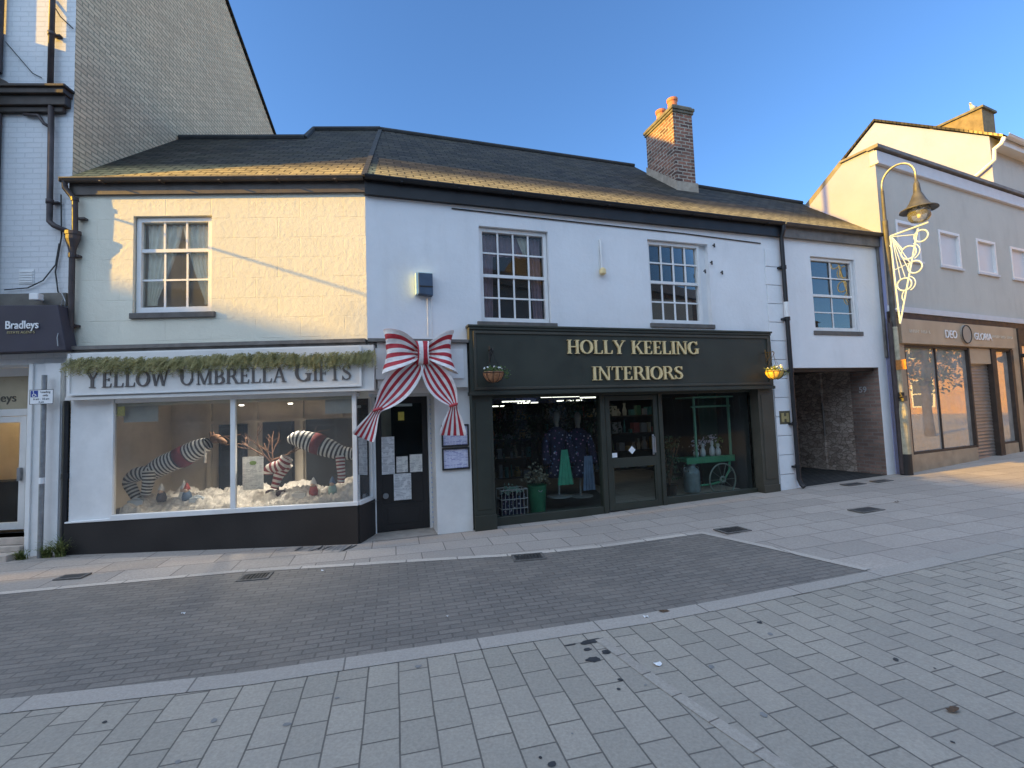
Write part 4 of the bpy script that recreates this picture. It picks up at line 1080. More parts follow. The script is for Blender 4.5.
TUBE = glow('strip_light_glow', (1, .95, .85), 3.2)
rs = random.Random(5)
for (u, v_, ln, z_) in ((3.9, 3.2, .95, 2.06), (5.0, 3.4, .8, 2.03), (3.2, 4.0, .7, 2.0), (4.9, 4.6, .7, 2.0), (5.5, 2.0, .55, 1.99), (2.6, 4.2, .7, 1.90), (3.9, 4.9, .55, 1.98), (5.4, 3.0, .45, 1.96)):
    l = MB(); l.box(u, u + ln, v_, v_ + .09, z_, z_ + .025); l.build('strip_light', TUBE, sio)
# shelving, stock and greenery deep in the shop
sh = MB()
for i in range(3):
    u = 2.0 + i*1.65
    for z in (.35, .75, 1.15, 1.55): sh.box(u, u + 1.4, 2.6, 2.95, z, z + .03)
    for x in (u, u + 1.37): sh.box(x, x + .03, 2.6, 2.95, .02, 1.6)
sh.build('shelving', M['darkwood'], sio)
stc = [plain('stock_cream', (.42, .38, .3)), plain('stock_teal', (.05, .17, .16)), plain('stock_red', (.25, .06, .05)), plain('stock_grey', (.25, .25, .27)), plain('stock_green', (.05, .13, .06)), plain('stock_brass', (.4, .26, .08))]
mb = [MB() for _ in stc]
for i in range(3):
    u = 2.0 + i*1.65
    for z in (.38, .78, 1.18, 1.58):
        x = u + .06
        while x < u + 1.3:
            w_ = rs.uniform(.05, .16); h_ = rs.uniform(.08, .3); k = rs.randrange(len(stc))
            if rs.random() < .5: mb[k].box(x, x + w_, 2.62, 2.62 + w_, z, z + h_)
            else: mb[k].lathe([(.0, 0), (w_*.4, 0), (w_*.5, h_*.4), (w_*.25, h_*.75), (w_*.3, h_), (0, h_)], (x + w_/2, 2.75, z), 8)
            x += w_ + rs.uniform(.01, .08)
for m_, mt in zip(mb, stc): m_.build('stock', mt, sio)
gv = MB()
for i in range(2600):
    c = Vector((rs.uniform(1.9, 5.0), rs.uniform(1.6, 3.2), 1.25 + rs.gauss(.25, .25)))
    a = Vector((rs.uniform(-1, 1), rs.uniform(-1, 1), rs.uniform(-1, 1))).normalized()*rs.uniform(.02, .05)
    b = a.cross(Vector((rs.uniform(-1, 1), rs.uniform(-1, 1), rs.uniform(-1, 1)))).normalized()*rs.uniform(.012, .03)
    gv.poly([c - a, c + b, c + a, c - b])
o = gv.build('hanging_greenery', M['leafd'], sio); o['kind'] = 'stuff'

# green fascia sign
HS = thing('shop_sign', 'wide dark green fascia with gold serif letters Holly Keeling Interiors', 'sign', F2, 4.4, -.0, 2.0)
bx = 4.4
b = MB(); b.box(1.45 - bx, 7.19 - bx, -.14, .0, .056, 1.03); b.box(1.435 - bx, 7.205 - bx, -.165, -.0, .0, .055)
b.build('board', M['green'], HS, bevel=.004)
c = MB(); c.box(1.43 - bx, 7.21 - bx, -.175, .0, 1.031, 1.065); c.box(1.45 - bx, 7.19 - bx, -.16, -.141, .99, 1.029)
c.build('cornice', M['green'], HS, bevel=.006)
f = MB(); A0, A1, Z0, Z1 = 1.55 - bx, 7.09 - bx, .12, .93
f.box(A0, A1, -.16, -.141, Z0 - .04, Z0); f.box(A0, A1, -.16, -.141, Z1, Z1 + .04); f.box(A0 - .04, A0, -.16, -.141, Z0 - .04, Z1 + .04); f.box(A1, A1 + .04, -.16, -.141, Z0 - .04, Z1 + .04)
f.build('moulding', M['green2'], HS, bevel=.005)
t = MB(); serif_text(t, 'HOLLY KEELING', 3.03 - bx, 5.56 - bx, .63, .222, -.178, .034)
serif_text(t, 'INTERIORS', 3.455 - bx, 5.20 - bx, .20, .222, -.178, .034)
t.build('lettering', M['gold'], HS)

# ================================================================ house over the archway
AH = thing('archway_house', 'narrow white house above an open stone archway at the end of the row', 'building', F2, 7.75, 0, 0)
o_ = 7.75
UR = 10.392
wm = MB(); wall_mesh(wm, 0, UR - o_, .0, 5.12, [(8.495 - o_, 9.705 - o_, 3.13, 4.645), (7.82 - o_, 10.15 - o_, -.1, 2.40, .24)], 0, .10)
wm.build('wall', WHITE2, AH)
def lacy(wo, a, c, lo, hi, v):
    MB().box(a + .01, a + .2, v + .16, v + .2, lo + .1, lo + .55).build('ornament', M['darkwood'], wo)
sash(AH, 8.505 - o_, 9.695 - o_, 3.14, 4.635, .05, 2, 2, 2, .48, .022, .055, lacy, 'dark', (8.44 - o_, 9.78 - o_, 3.05, 3.135, .12), pane=glass('wavy_glass', (.7, .75, .76), 1.6, .05, .10))
rf = MB()
def sh_(m): m.v = [(x - o_, y, z) for x, y, z in m.v]; return m
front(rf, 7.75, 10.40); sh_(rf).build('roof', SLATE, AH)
rt = MB(); rt.tube([(7.75, rl(7.75)[0], rl(7.75)[1] + .02), (10.3, rl(10.3)[0], rl(10.3)[1] + .02)], .05, 8); sh_(rt).build('ridge_tiles', M['slated'], AH)
fb = MB(); fb.box(0, UR - o_, -.075, -.003, 4.95, 5.18); fb.build('fascia_board', M['leadg'], AH)
g = MB(); gutter(g, .0, UR - o_, -.13, 5.19, .05); g.build('gutter', M['gutter'], AH)
p = MB(); p.box(2.60, 2.64, -.05, -.003, 2.6, 5.0)
p.build('corner_trim', M['leadg'], AH)
pw = MB()
pw.box(10.142 - o_, 10.17 - o_, .012, .62, -.1, 2.395)
pw.build('brick_jamb', REDB, AH)
RUB, nt_, out_ = new_mat('rubble_stone')
v_ = coords(nt_, axes='yz'); mp = N(nt_, 'Mapping'); mp.inputs['Scale'].default_value = (7.5, 14, 1); L(nt_, v_, mp.inputs[0])
vo = N(nt_, 'TexVoronoi', feature='F1'); L(nt_, mp.outputs[0], vo.inputs['Vector']); vo.inputs['Scale'].default_value = 1
vd = N(nt_, 'TexVoronoi', feature='DISTANCE_TO_EDGE'); L(nt_, mp.outputs[0], vd.inputs['Vector']); vd.inputs['Scale'].default_value = 1
cc = ramp(nt_, vo.outputs['Color'], [(.15, (.42, .33, .27)), (.5, (.58, .47, .39)), (.85, (.70, .58, .49))])
ed = ramp(nt_, vd.outputs['Distance'], [(.0, .6), (.08, 1.0)])
cc = mixc(nt_, 1, cc, ed, 'MULTIPLY'); cc = mixc(nt_, 1, cc, ramp(nt_, noise(nt_, coords(nt_), 30, 5), [(.3, .6), (.7, 1.0)]), 'MULTIPLY')
nm = bump(nt_, ed, 1, .03); nm = bump(nt_, noise(nt_, coords(nt_), 25, 6), .7, .012, nm)
finish(nt_, out_, cc, .9, nm, spec=.2)
pw = MB()
pw.poly([(10.155 - o_, .62, -.1), (10.155 - o_, 1.30, -.1), (10.155 - o_, 1.30, 2.42), (10.155 - o_, .62, 2.42)])
pw.poly([(10.10 - o_, 1.30, -.1), (10.10 - o_, 6.0, -.1), (10.10 - o_, 6.0, 2.42), (10.10 - o_, 1.30, 2.42)]); pw.poly([(10.10 - o_, 1.30, -.1), (10.155 - o_, 1.30, -.1), (10.155 - o_, 1.30, 2.42), (10.10 - o_, 1.30, 2.42)])
pw.poly([(7.80 - o_, .24, -.1), (7.80 - o_, 6, -.1), (7.80 - o_, 6, 2.42), (7.80 - o_, .24, 2.42)]); pw.poly([(7.8 - o_, 6, -.1), (10.13 - o_, 6, -.1), (10.13 - o_, 6, 2.42), (7.8 - o_, 6, 2.42)])
pw.build('passage_wall', RUB, AH)
pc = MB(); pc.poly([(7.8 - o_, .245, 2.41), (10.16 - o_, .245, 2.41), (10.16 - o_, 6, 2.41), (7.8 - o_, 6, 2.41)]); pc.box(7.80 - o_, 10.14 - o_, .10, .25, 2.33, 2.398); pc.build('passage_ceiling', M['darkwood'], AH)
p = MB(); p.tube([(10.06 - o_, 1.25, .95), (10.06 - o_, 1.25, 1.7)], .022, 8); p.build('drainpipe', M['leadg'], AH)
nb = sans_text('house_number', '59', 0, 0, .17, 0, M['white'], AH, 'CENTER', .003, bold=.004)
for v in nb.data.vertices: v.co = (10.141 - o_ - abs(v.co.y)*.3, .36 - v.co.x, 1.90 + v.co.z)
for v in nb.data.vertices: pass
sheet('passage_floor', [tuple(F2.pt(7.83, .0)[:2]), tuple(F2.pt(10.14, .0)[:2]), tuple(F2.pt(10.14, 6)[:2]), tuple(F2.pt(7.83, 6)[:2])], .004, brick('cobbles', (.10, .095, .09), (.06, .058, .056), (.03, .03, .03), .16, .11, .015, 'xyz', rot=rad(-18), bmp=.02, soot=.4))

# ================================================================ grey building and the taller cream building behind it
GB = thing('grey_building', 'grey rendered flat fronted building with tan shopfront at the right', 'building', F3, 0, 0, 0)
wm = MB()
wins = [(.55, 1.45), (2.25, 3.17), (3.95, 4.90), (5.70, 6.62), (7.4, 8.3)]
wall_mesh(wm, 0, 9.5, 3.56, 6.72, [(a, b, 4.75, 5.60) for a, b in wins], 0, .09)
wm.build('front_wall', GREYR, GB)
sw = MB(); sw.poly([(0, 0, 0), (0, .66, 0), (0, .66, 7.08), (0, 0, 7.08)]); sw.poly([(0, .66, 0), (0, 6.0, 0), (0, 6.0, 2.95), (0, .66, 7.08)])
sw.build('side_wall', CREAM, GB)
pp = MB(); pp.box(-.02, 9.5, -.07, .10, 6.72, 6.78); pp.box(-.005, 9.5, -.045, .10, 6.78, 7.02); pp.build('parapet_band', M['blind'], GB, bevel=.01)
cp = MB(); cp.box(-.05, 9.5, -.10, .12, 7.06, 7.13); cp.box(-.05, .10, .12, .68, 7.085, 7.13); cp.build('coping', M['leadg'], GB)
cp = MB(); cp.bar((.02, .66, 7.12), (.02, 6.0, 2.99), .10, .05, (1, 0, 0)); cp.build('coping', M['leadg'], GB)
rr = MB(); rr.poly([(.0, .1, 7.0), (9.5, .1, 7.0), (9.5, 5, 6.9), (0.0, .62, 7.0)]); rr.build('roof', M['leadg'], GB)
bd = MB(); bd.box(-.02, 9.5, -.05, -.003, 3.56, 3.68); bd.build('ledge', M['blind'], GB)
bd = MB(); bd.box(-.02, 9.5, -.03, .02, 3.42, 3.555); bd.build('dark_gap', M['black'], GB)  # plain black strip under the ledge
for a, b in wins:
    w_ = MB(); w_.box(a, a + .06, -.015, .09, 4.75, 5.60); w_.box(b - .06, b, -.015, .09, 4.75, 5.60); w_.box(a + .06, b - .06, -.015, .09, 5.54, 5.60); w_.box(a + .06, b - .06, -.015, .09, 4.75, 4.80); 
    wo = w_.build('window', M['wood_white'], GB)
    MB().poly([(a + .06, .05, 4.8), (b - .06, .05, 4.8), (b - .06, .05, 5.54), (a + .06, .05, 5.54)]).build('pane', GLF, wo)
    MB().box(a - .04, b + .04, -.045, -.004, 4.70, 4.748).build('sill', M['blind'], GB)
# shopfront
sf = MB()
sf.box(.0, .42, -.03, .10, 0, 3.42); sf.box(5.17, 5.50, -.03, .1, 0, 3.42)
sf.box(.42, 3.04, -.03, .10, .1, .56)
sf.box(4.28, 5.17, -.03, .10, .1, .56)
sf.box(.42, 5.17, .0, .1, 2.86, 3.42)
sf.build('shopfront', M['tan2'], GB, bevel=.004)
fr = MB()
fr.box(3.00, 3.06, -.04, .10, .56, 2.86); fr.box(.42, .47, -.025, .1, .56, 2.86); fr.box(.47, 3.0, -.025, .1, .56, .61); fr.box(.47, 3.0, -.025, .1, 2.82, 2.86); fr.box(1.66, 1.69, .0, .06, .61, 2.82)
fr.box(4.06, 4.28, -.05, .10, .1, 2.86); fr.box(5.02, 5.16, -.05, .1, .1, 2.86); fr.box(4.28, 5.02, -.025, .1, .56, .60); fr.box(4.28, 5.02, -.025, .1, 2.82, 2.86)
wo = fr.build('window_frame', M['darkwood'], GB, bevel=.003)
MB().poly([(.47, .03, .61), (3.0, .03, .61), (3.0, .03, 2.82), (.47, .03, 2.82)]).build('pane', GLM, wo)
MB().poly([(4.28, .03, .60), (5.02, .03, .60), (5.02, .03, 2.82), (4.28, .03, 2.82)]).build('pane', GLM, wo)
st_ = MB()
rows = []
n = 150
for i in range(n + 1):
    z = .12 + 2.38*i/n; y = .05 + .012*abs(math.sin(i*PI/5))
    rows.append([(3.06, y, z), (4.06, y, z)])
st_.grid(rows).build('roller_shutter', M['shutter'], GB)
sb = MB(); sb.box(3.06, 4.06, -.02, .09, 2.50, 2.86); sb.build('shutter_box', M['tan'], GB)
ri = MB(); ri.poly([(.2, 1.3, .1), (5.4, 1.3, .1), (5.4, 1.3, 2.9), (.2, 1.3, 2.9)]); ri.poly([(.2, .11, .3), (5.4, .11, .3), (5.4, 1.3, .3), (.2, 1.3, .3)]); ri.poly([(.2, .11, 2.88), (5.4, .11, 2.88), (5.4, 1.3, 2.88), (.2, 1.3, 2.88)])
ri.build('shop_interior', M['interior'], GB)
nx = MB(); nx.box(5.62, 9.5, -.02, .1, .1, .6); nx.box(5.62, 9.5, -.02, .1, 3.0, 3.42); nx.box(5.50, 5.62, -.06, .1, .1, 3.42); nx.box(7.6, 7.75, -.04, .1, .6, 3.0); nx.build('second_shopfront', M['darkwood'], GB)
MB().poly([(5.62, .03, .6), (9.5, .03, .6), (9.5, .03, 3.0), (5.62, .03, 3.0)]).build('second_pane', GLM, GB)
MB().poly([(5.5, .4, .1), (9.5, .4, .1), (9.5, .4, 3.3), (5.5, .4, 3.3)]).build('second_interior', M['interior'], GB)
wl = MB(); wl.tube([(5.55, -.06, 2.72), (5.55, -.22, 2.72)], .05, 10); wl.tube([(5.55, -.2, 2.72), (5.60, -.3, 2.66)], [.05, .09], 10); wl.build('spotlight', M['black'], GB)
dp = MB(); dp.tube([(-.10, -.06, 3.3), (-.10, -.06, .22)], .045, 8); dp.box(-.06, -.005, -.02, .0, .2, 3.5); dp.build('drainpipe', M['pipe'], GB)
DS = thing('shop_sign', 'tan fascia board with raised Deo Gloria letters and round emblem', 'sign', F3, 2.7, -.03, 2.89)
b = MB(); b.box(-2.45, 2.45, -.06, 0, 0, .52); b.build('board', M['tan'], DS, bevel=.004)
W_ = M['white']
sans_text('lettering', 'DEO', -.80, .165, .25, -.075, W_, DS, extrude=.006, bold=.002)
sans_text('lettering', 'GLORIA', .47, .165, .23, -.075, W_, DS, extrude=.006, bold=.002)
e = MB(); e.tube([(.10, -.095, .27), (.10, -.06, .27)], .215, 28); e.build('emblem', plain('emblem_grey', (.33, .30, .26), .4), DS)
e = MB(); e.tube([(-.96, -.065, .26), (-.96, -.11, .26)], .001, 4)
e = MB(); e.ring((.10, -.096, .27), .205, .012, n=28); e.build('emblem_rim', M['black'], DS)
sm = plain('pale_letter', (.62, .55, .44), .5)
for x0_, n_ in ((-2.15, 13), (1.35, 17)):
    q = MB()
    for k in range(n_):
        if k in (6, 11): continue
        q.box(x0_ + k*.062, x0_ + k*.062 + .018, -.066, -.061, .235, .30); q.box(x0_ + k*.062 + .02, x0_ + k*.062 + .045, -.066, -.061, .235 + .02*(k % 3), .25 + .02*(k % 3))
    q.build('small_lettering', sm, DS)

TB = thing('cream_building', 'taller sunlit cream gabled building behind the grey parapet', 'building', F3, 5.6, .14, 0)
zf, vr = 8.62, 2.62
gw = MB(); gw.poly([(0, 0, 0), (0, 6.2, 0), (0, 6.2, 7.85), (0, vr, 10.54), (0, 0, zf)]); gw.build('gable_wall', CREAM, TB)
fw = MB(); fw.poly([(0, 0, 0), (8, 0, 0), (8, 0, zf), (0, 0, zf)]); fw.build('front_wall', GREYR, TB)
rf = MB()
for (va, za), (vb, zb) in (((-.28, zf - .2), (vr, 10.56)), ((vr, 10.56), (6.4, 7.72))):
    rf.poly([(-.05, va, za + .03), (8, va, za + .03), (8, vb, zb + .03), (-.05, vb, zb + .03)]); rf.poly([(-.05, va, za + .1), (8, va, za + .1), (8, vb, zb + .1), (-.05, vb, zb + .1)]); rf.poly([(-.05, va, za + .03), (-.05, vb, zb + .03), (-.05, vb, zb + .1), (-.05, va, za + .1)])
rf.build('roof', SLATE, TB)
g = MB(); gutter(g, -.08, 8, -.34, zf - .16, .07); g.box(.0, 8, -.26, -.22, zf - .38, zf - .17); g.poly([(0, -.26, zf - .36), (8, -.26, zf - .36), (8, 0, zf - .36), (0, 0, zf - .36)]); g.build('gutter', M['board_white'], TB)
p = MB(); p.tube([(-.04, -.30, zf - .2), (-.06, -.24, zf - .34), (-.07, -.1, zf - .42), (-.07, -.08, zf - .7), (-.07, .10, zf - .82), (-.07, .9, zf - 1.3), (-.07, 1.0, zf - 1.4), (-.07, 1.0, zf - 1.9)], .05, 10); p.build('downpipe', M['wood_white'], TB, smooth=True)
cs = MB(); cs.box(.08, .75, .12, 1.7, 8.3, 9.50); cho = cs.build('chimney', M['stone'], TB)
cs = MB(); cs.box(.03, .80, .07, 1.75, 9.50, 9.56); cs.build('chimney_cap', M['cap'], cho)
# ================================================================ lamp post and its Christmas light
LX, LY = 7.9149, 9.8199
LF = Frame(LX, LY, rad(-65.5))      # u = out over the street
LP = thing('street_lamp', 'tall weathered lamp post with swan neck and bell shaped lantern, at the grey building corner', 'street lamp', LF, 0, 0, gz(LX))
p = MB(); p.lathe([(.105, 0), (.105, .42)], (0, 0, 0), 16); p.build('base_band', M['black'], LP)
p = MB(); p.lathe([(.10, .42), (.10, 1.32), (.085, 1.40), (.062, 1.46)], (0, 0, 0), 16); p.build('base', M['lampcream'], LP, smooth=False)
p = MB(); p.lathe([(.060, 1.46), (.058, 3.0), (.052, 3.02)], (0, 0, 0), 14); p.build('lower_pole', M['lampcream'], LP)
p = MB(); p.lathe([(.052, 3.02), (.050, 5.25), (.034, 5.30), (.030, 5.9)], (0, 0, 0), 14); p.box(-.02, .09, -.07, .07, 1.49, 1.60); p.build('pole', M['lampgrey'], LP)
arm = [(0, 0, 5.85)]
for i in range(13):
    t = PI - PI*i/12
    arm.append((.30 + .30*math.cos(t), 0, 6.0 + .32*math.sin(t)))
arm += [(.60, 0, 5.82)]
p = MB(); p.tube(arm, .023, 10); p.build('swan_neck', M['steel'], LP, smooth=True)
p = MB(); p.lathe([(.03, 5.84), (.05, 5.78), (.06, 5.66), (.065, 5.60), (.085, 5.56), (.14, 5.42), (.20, 5.32), (.30, 5.265), (.31, 5.24), (.29, 5.245), (.17, 5.29)], (.60, 0, 0), 28); p.build('lamp_shade', M['lampgrey'], LP, smooth=True)
GLOBE = glass('lamp_glass', (.93, .93, .92), 1.4, .22, .02)
p = MB(); p.lathe([(.175, 5.275), (.185, 5.20), (.18, 5.10), (.14, 5.03), (.07, 5.0), (0, 4.995)], (.60, 0, 0), 24); p.build('globe', GLOBE, LP, smooth=True)
p = MB(); p.lathe([(.0, 5.08), (.03, 5.09), (.04, 5.16), (.025, 5.25), (.02, 5.28)], (.60, 0, 0), 12); p.build('bulb', M['white'], LP, smooth=True)
PLT = thing('notice_plate', 'small square orange plate strapped to the lamp post', 'sign', LF, 0, 0, gz(LX) + 2.13)
q = MB(); q.box(.01, .19, -.075, -.062, .0, .20); q.build('plate', plain('orange_plate', (.50, .20, .05), .6, .35, 30), PLT)
q = MB(); q.tube([(0, 0, .07), (0, 0, .09)], .075, 12); q.build('strap', M['steel'], PLT)
PL2 = thing('pole_collar', 'black strapped collar round the lamp post above its thick base', 'collar', LF, 0, 0, gz(LX) + 1.52)
q = MB(); q.tube([(0, 0, .0), (0, 0, .15)], .072, 12); q.tube([(0, -.07, .03), (.09, -.10, .06), (.05, -.09, .14)], .016, 6); q.build('strap', M['black'], PL2)

XM = thing('christmas_light', 'white rope light motif of rays and rings fixed to the lamp post', 'christmas light', LF, .0, 0, 3.24)
fr = MB()
T0, T1, BT_ = Vector((.075, 0, 1.86)), Vector((.74, 0, 1.90)), Vector((.115, 0, .02))
T0b = Vector((.075, 0, 1.80))
fr.tube([T0, T1], .019, 6); fr.tube([T0, Vector((.09, 0, 1.0)), BT_], .019, 6); fr.tube([Vector((.56, 0, 1.84)), BT_], .018, 6)
fr.tube([(-.02, 0, 1.66), (.08, 0, 1.66)], .018, 6); fr.tube([(-.02, 0, .33), (.10, 0, .33)], .018, 6)
fr.build('frame', M['mesh_white'], XM)
ry = MB()
ho = Vector((.10, 0, 1.84))
for ex, ez in ((.50, 1.74), (.27, 1.52), (.25, 1.36), (.37, 1.22), (.34, 1.08), (.27, .95), (.19, .90)):
    ry.tube([ho, Vector((ex, 0, ez))], .009, 5)
ry.tube([(.09, 0, 1.14), (.42, 0, 1.22)], .008, 5)
ry.build('rays', M['mesh_white'], XM)
for cx, cz, R_ in ((.60, 1.68, .115), (.37, 1.42, .13), (.455, 1.10, .12), (.25, .80, .125)):
    r = MB(); r.ring((cx, 0, cz), R_, .016, n=24); r.build('ring', M['mesh_white'], XM)
for cx, cz, R_, a0, a1 in ((.40, 1.42, .16, -1.2, 1.2), (.29, .80, .15, -1.2, 1.2), (.36, .55, .17, 2.4, 3.8)):
    r = MB(); r.ring((cx, .0, cz), R_, .012, n=12, a0=a0, a1=a1); r.build('crescent', M['mesh_white'], XM)

# ================================================================ parking sign post
SP = thing('parking_sign', 'grey post with a small white parking plate beside the left white pilaster', 'sign', F1, -4.235, -.16, .03)
p = MB(); p.lathe([(.030, 0), (.030, 2.42), (.0, 2.425)], (0, 0, 0), 12); p.build('post', M['steel'], SP)
p = MB(); p.box(-.145, .155, -.042, -.034, 2.03, 2.225); pp = p.build('sign_plate', M['white'], SP, bevel=.004)
p = MB(); p.box(-.145, .155, -.0435, -.0425, 2.03, 2.036); p.box(-.145, .155, -.0435, -.0425, 2.219, 2.225); p.box(-.145, -.139, -.0435, -.0425, 2.036, 2.219); p.box(.149, .155, -.0435, -.0425, 2.036, 2.219); p.build('border', M['black'], pp)
BLU = plain('sign_blue', (.03, .06, .28), .4, .1)
p = MB(); p.box(-.13, -.04, -.0445, -.0425, 2.125, 2.212); p.build('blue_panel', BLU, pp)
p = MB(); p.ring((-.088, -.046, 2.15), .018, .004, n=14); p.tube([(-.095, -.046, 2.2), (-.09, -.046, 2.165), (-.066, -.046, 2.163), (-.056, -.046, 2.135)], .004, 5); p.ball((-.096, -.046, 2.204), .006, .003, .006, 8, 6); p.build('wheelchair_symbol', M['white'], pp)
for tx, x, z, sz in (('Loading', .055, 2.178, .04), ('only', .055, 2.135, .04), ('6 am - 10 am', .005, 2.088, .038), ('4 pm', .005, 2.048, .034)):
    sans_text('lettering', tx, x, z, sz, -.0435, M['black'], pp, 'CENTER', .0008)
p = MB()
for z in (2.07, 2.19): p.tube([(0, 0, z), (0, 0, z + .014)], .036, 12)
p.build('clamp', M['steel'], SP)
p = MB(); p.tube([(0, 0, .98), (0, 0, 1.06)], .0315, 12); p.build('sticker_remains', M['white'], SP)
# weeds at the foot of the pilaster
rw = random.Random(21)
def weed(name, label, u, v, n, h):
    m = MB()
    for i in range(n):
        a = rw.uniform(0, 2*PI); l = h*rw.uniform(.4, 1); lean = rw.uniform(.2, 1.0)
        b = Vector((rw.uniform(-.05, .05), rw.uniform(-.03, .03), 0)); pts = []
        for k in range(5):
            t = k/4; pts.append(b + Vector((math.cos(a)*lean*l*t*t, -abs(math.sin(a))*lean*l*t*t*.6, l*t*(1 - .35*t*lean))))
        for k in range(4):
            wd = .007*(1 - k/4.5); s_ = Vector((-math.sin(a), math.cos(a), 0))*wd
            m.poly([pts[k] - s_, pts[k] + s_, pts[k + 1] + s_*.7, pts[k + 1] - s_*.7])
            if k > 0 and rw.random() < .8:
                q = pts[k]; d_ = Vector((rw.uniform(-1, 1), rw.uniform(-1, .3), rw.uniform(-.2, .6))).normalized()*rw.uniform(.02, .05); s2 = d_.cross(Vector((0, .3, 1))).normalized()*.011
                m.poly([q, q + d_*.5 + s2, q + d_, q + d_*.5 - s2])
    o = m.build(name, M['weed'], None, loc=F1.pt(u, v, gz(F1.pt(u, v).x)), rotz=F1.az)
    return tag(o, label, 'weed', 'weeds along the foot of the wall')
weed('weed_clump', 'tallest leafy weed clump by the black plinth corner', -3.98, -.15, 90, .34)
weed('weed_clump', 'low grassy weeds between the sign post and the white pilaster edge', -4.14, -.16, 90, .20)
weed('weed_clump', 'small weed tuft left of the sign post foot at the doorstep', -4.42, -.20, 70, .16)

# ================================================================ ribbon bow
BW = thing('ribbon_bow', 'giant red and white striped bow with two long tails above the shop door', 'bow', F2, .73, -.30, 2.61)
STR = striped('bow_stripes', (.88, .83, .80), (.47, .025, .04), 4.5)
def ribbon(pts, ws, wdir, puff=0, name='loop', m=12):
    rows, uvs = [], []
    n = len(pts)
    cum = [0]
    for i in range(1, n): cum.append(cum[-1] + (Vector(pts[i]) - Vector(pts[i - 1])).length)
    for i, p in enumerate(pts):
        p = Vector(p); wd = Vector(wdir[i] if isinstance(wdir, list) else wdir).normalized()
        d_ = (Vector(pts[min(n - 1, i + 1)]) - Vector(pts[max(0, i - 1)])).normalized()
        nr = d_.cross(wd).normalized()
        row, uv = [], []
        for k in range(m + 1):
            t = k/m*2 - 1
            pf = puff[i] if isinstance(puff, list) else puff
            row.append(p + wd*ws[i]*t/2 + nr*(pf*(1 - t*t) + .010*math.sin(7*t + 1.7*i) + .008*math.sin(13*t - .9*i)))
            uv.append((cum[i], (t + 1)/2))
        rows.append(row); uvs.append(uv)
    o = MB().grid(rows, uvs).build(name, STR, BW, smooth=True)
    so_ = o.modifiers.new('thick', 'SOLIDIFY'); so_.thickness = .006; so_.offset = 0
    sb_ = o.modifiers.new('smooth', 'SUBSURF'); sb_.levels = 1; sb_.render_levels = 2
    return o
for s in (-1, 1):
    e = .53 if s < 0 else .45
    path = [(s*.03, -.02, .0), (s*.10, -.10, .01), (s*.22, -.17, .02), (s*.34, -.18, .03), (s*e, -.12, .02), (s*(e + .03), -.02, .0), (s*e, .08, .01), (s*.3, .12, .03), (s*.14, .10, .02), (s*.03, .05, .0)]
    ws = [.15, .27, .43, .54, .62, .63, .60, .48, .3, .16]
    ribbon(path, ws, (s*-.06, 0, 1), .075*s*-1, 'loop')
kn = MB(); rows, uvs = [], []
for i in range(13):
    t = 2*PI*i/12
    rows.append([(.085*x*(1 - .15*math.cos(2*t)), -.03 + .10*math.cos(t), .175*math.sin(t)) for x in (-1, -.5, 0, .5, 1)]); uvs.append([(i/12, .18 + .3*(k/4)) for k in range(5)])
kn.grid(rows, uvs); ko = kn.build('knot', STR, BW, smooth=True); ko.modifiers.new('s', 'SUBSURF').render_levels = 2
def tail(s, pts, ws):
    wd = []
    n = len(pts)
    for i in range(n):
        d_ = Vector(pts[min(n - 1, i + 1)]) - Vector(pts[max(0, i - 1)])
        wd.append(Vector((-d_.z, 0, d_.x)) if s < 0 else Vector((-d_.z, 0, d_.x)))
    pf = [ -.5*w_*.5 for w_ in ws]
    ribbon(pts, ws, wd, pf, 'tail')
tail(-1, [(-.02, -.03, -.08), (-.12, -.07, -.20), (-.27, -.10, -.36), (-.40, -.10, -.52), (-.52, -.08, -.66), (-.60, -.06, -.75), (-.64, -.06, -.80), (-.70, -.07, -.92), (-.76, -.08, -1.04), (-.82, -.09, -1.16)], [.12, .31, .42, .40, .28, .14, .09, .17, .26, .33])
tail(1, [(.02, -.03, -.08), (.10, -.07, -.22), (.19, -.10, -.38), (.28, -.10, -.52), (.36, -.08, -.64), (.41, -.06, -.72), (.42, -.06, -.77), (.41, -.07, -.90), (.40, -.08, -1.04), (.39, -.09, -1.18)], [.12, .30, .40, .38, .27, .14, .10, .22, .33, .42])
kn = MB()
for x, z in ((-.62, -.775), (.415, -.745)): kn.ring((x, -.05, z), .045, .022, (1, 0, .3), (0, 1, 0), 14)
kn.build('tie', plain('red_cord', (.45, .05, .06), .6), BW, smooth=True)

# ================================================================ alarm box, wall fitting, menus
AB = thing('alarm_box', 'blue alarm box with a pale side on the wall above the bow', 'alarm box', F2, .825, 0, 3.48)
p = MB(); p.prism([(-.10, .03), (.11, .01), (.11, .34), (-.10, .34)], -.12, -.0); p.build('case', M['bluebox'], AB, bevel=.008)
p = MB(); p.box(-.135, -.101, -.11, -.0, .03, .345); p.box(-.101, .11, -.115, .0, .341, .35); p.build('side_cover', M['cyanbox'], AB)
p = MB(); p.box(-.085, .11, -.125, -.1205, .13, .15); p.build('trim', M['black'], AB)
WF = thing('wall_pipe', 'short white conduit with a brass fitting between the two upper windows', 'pipe', F2, 3.80, 0, 3.98)
p = MB(); p.tube([(0, -.02, .10), (0, -.02, .62)], .022, 8); p.tube([(-.035, -.012, .12), (-.035, -.012, .5)], .008, 6); p.build('conduit', M['wood_white'], WF)
p = MB(); p.lathe([(.03, 0), (.055, .02), (.055, .09), (.025, .12)], (0, -.05, 0), 12); p.build('fitting', M['gold'], WF)
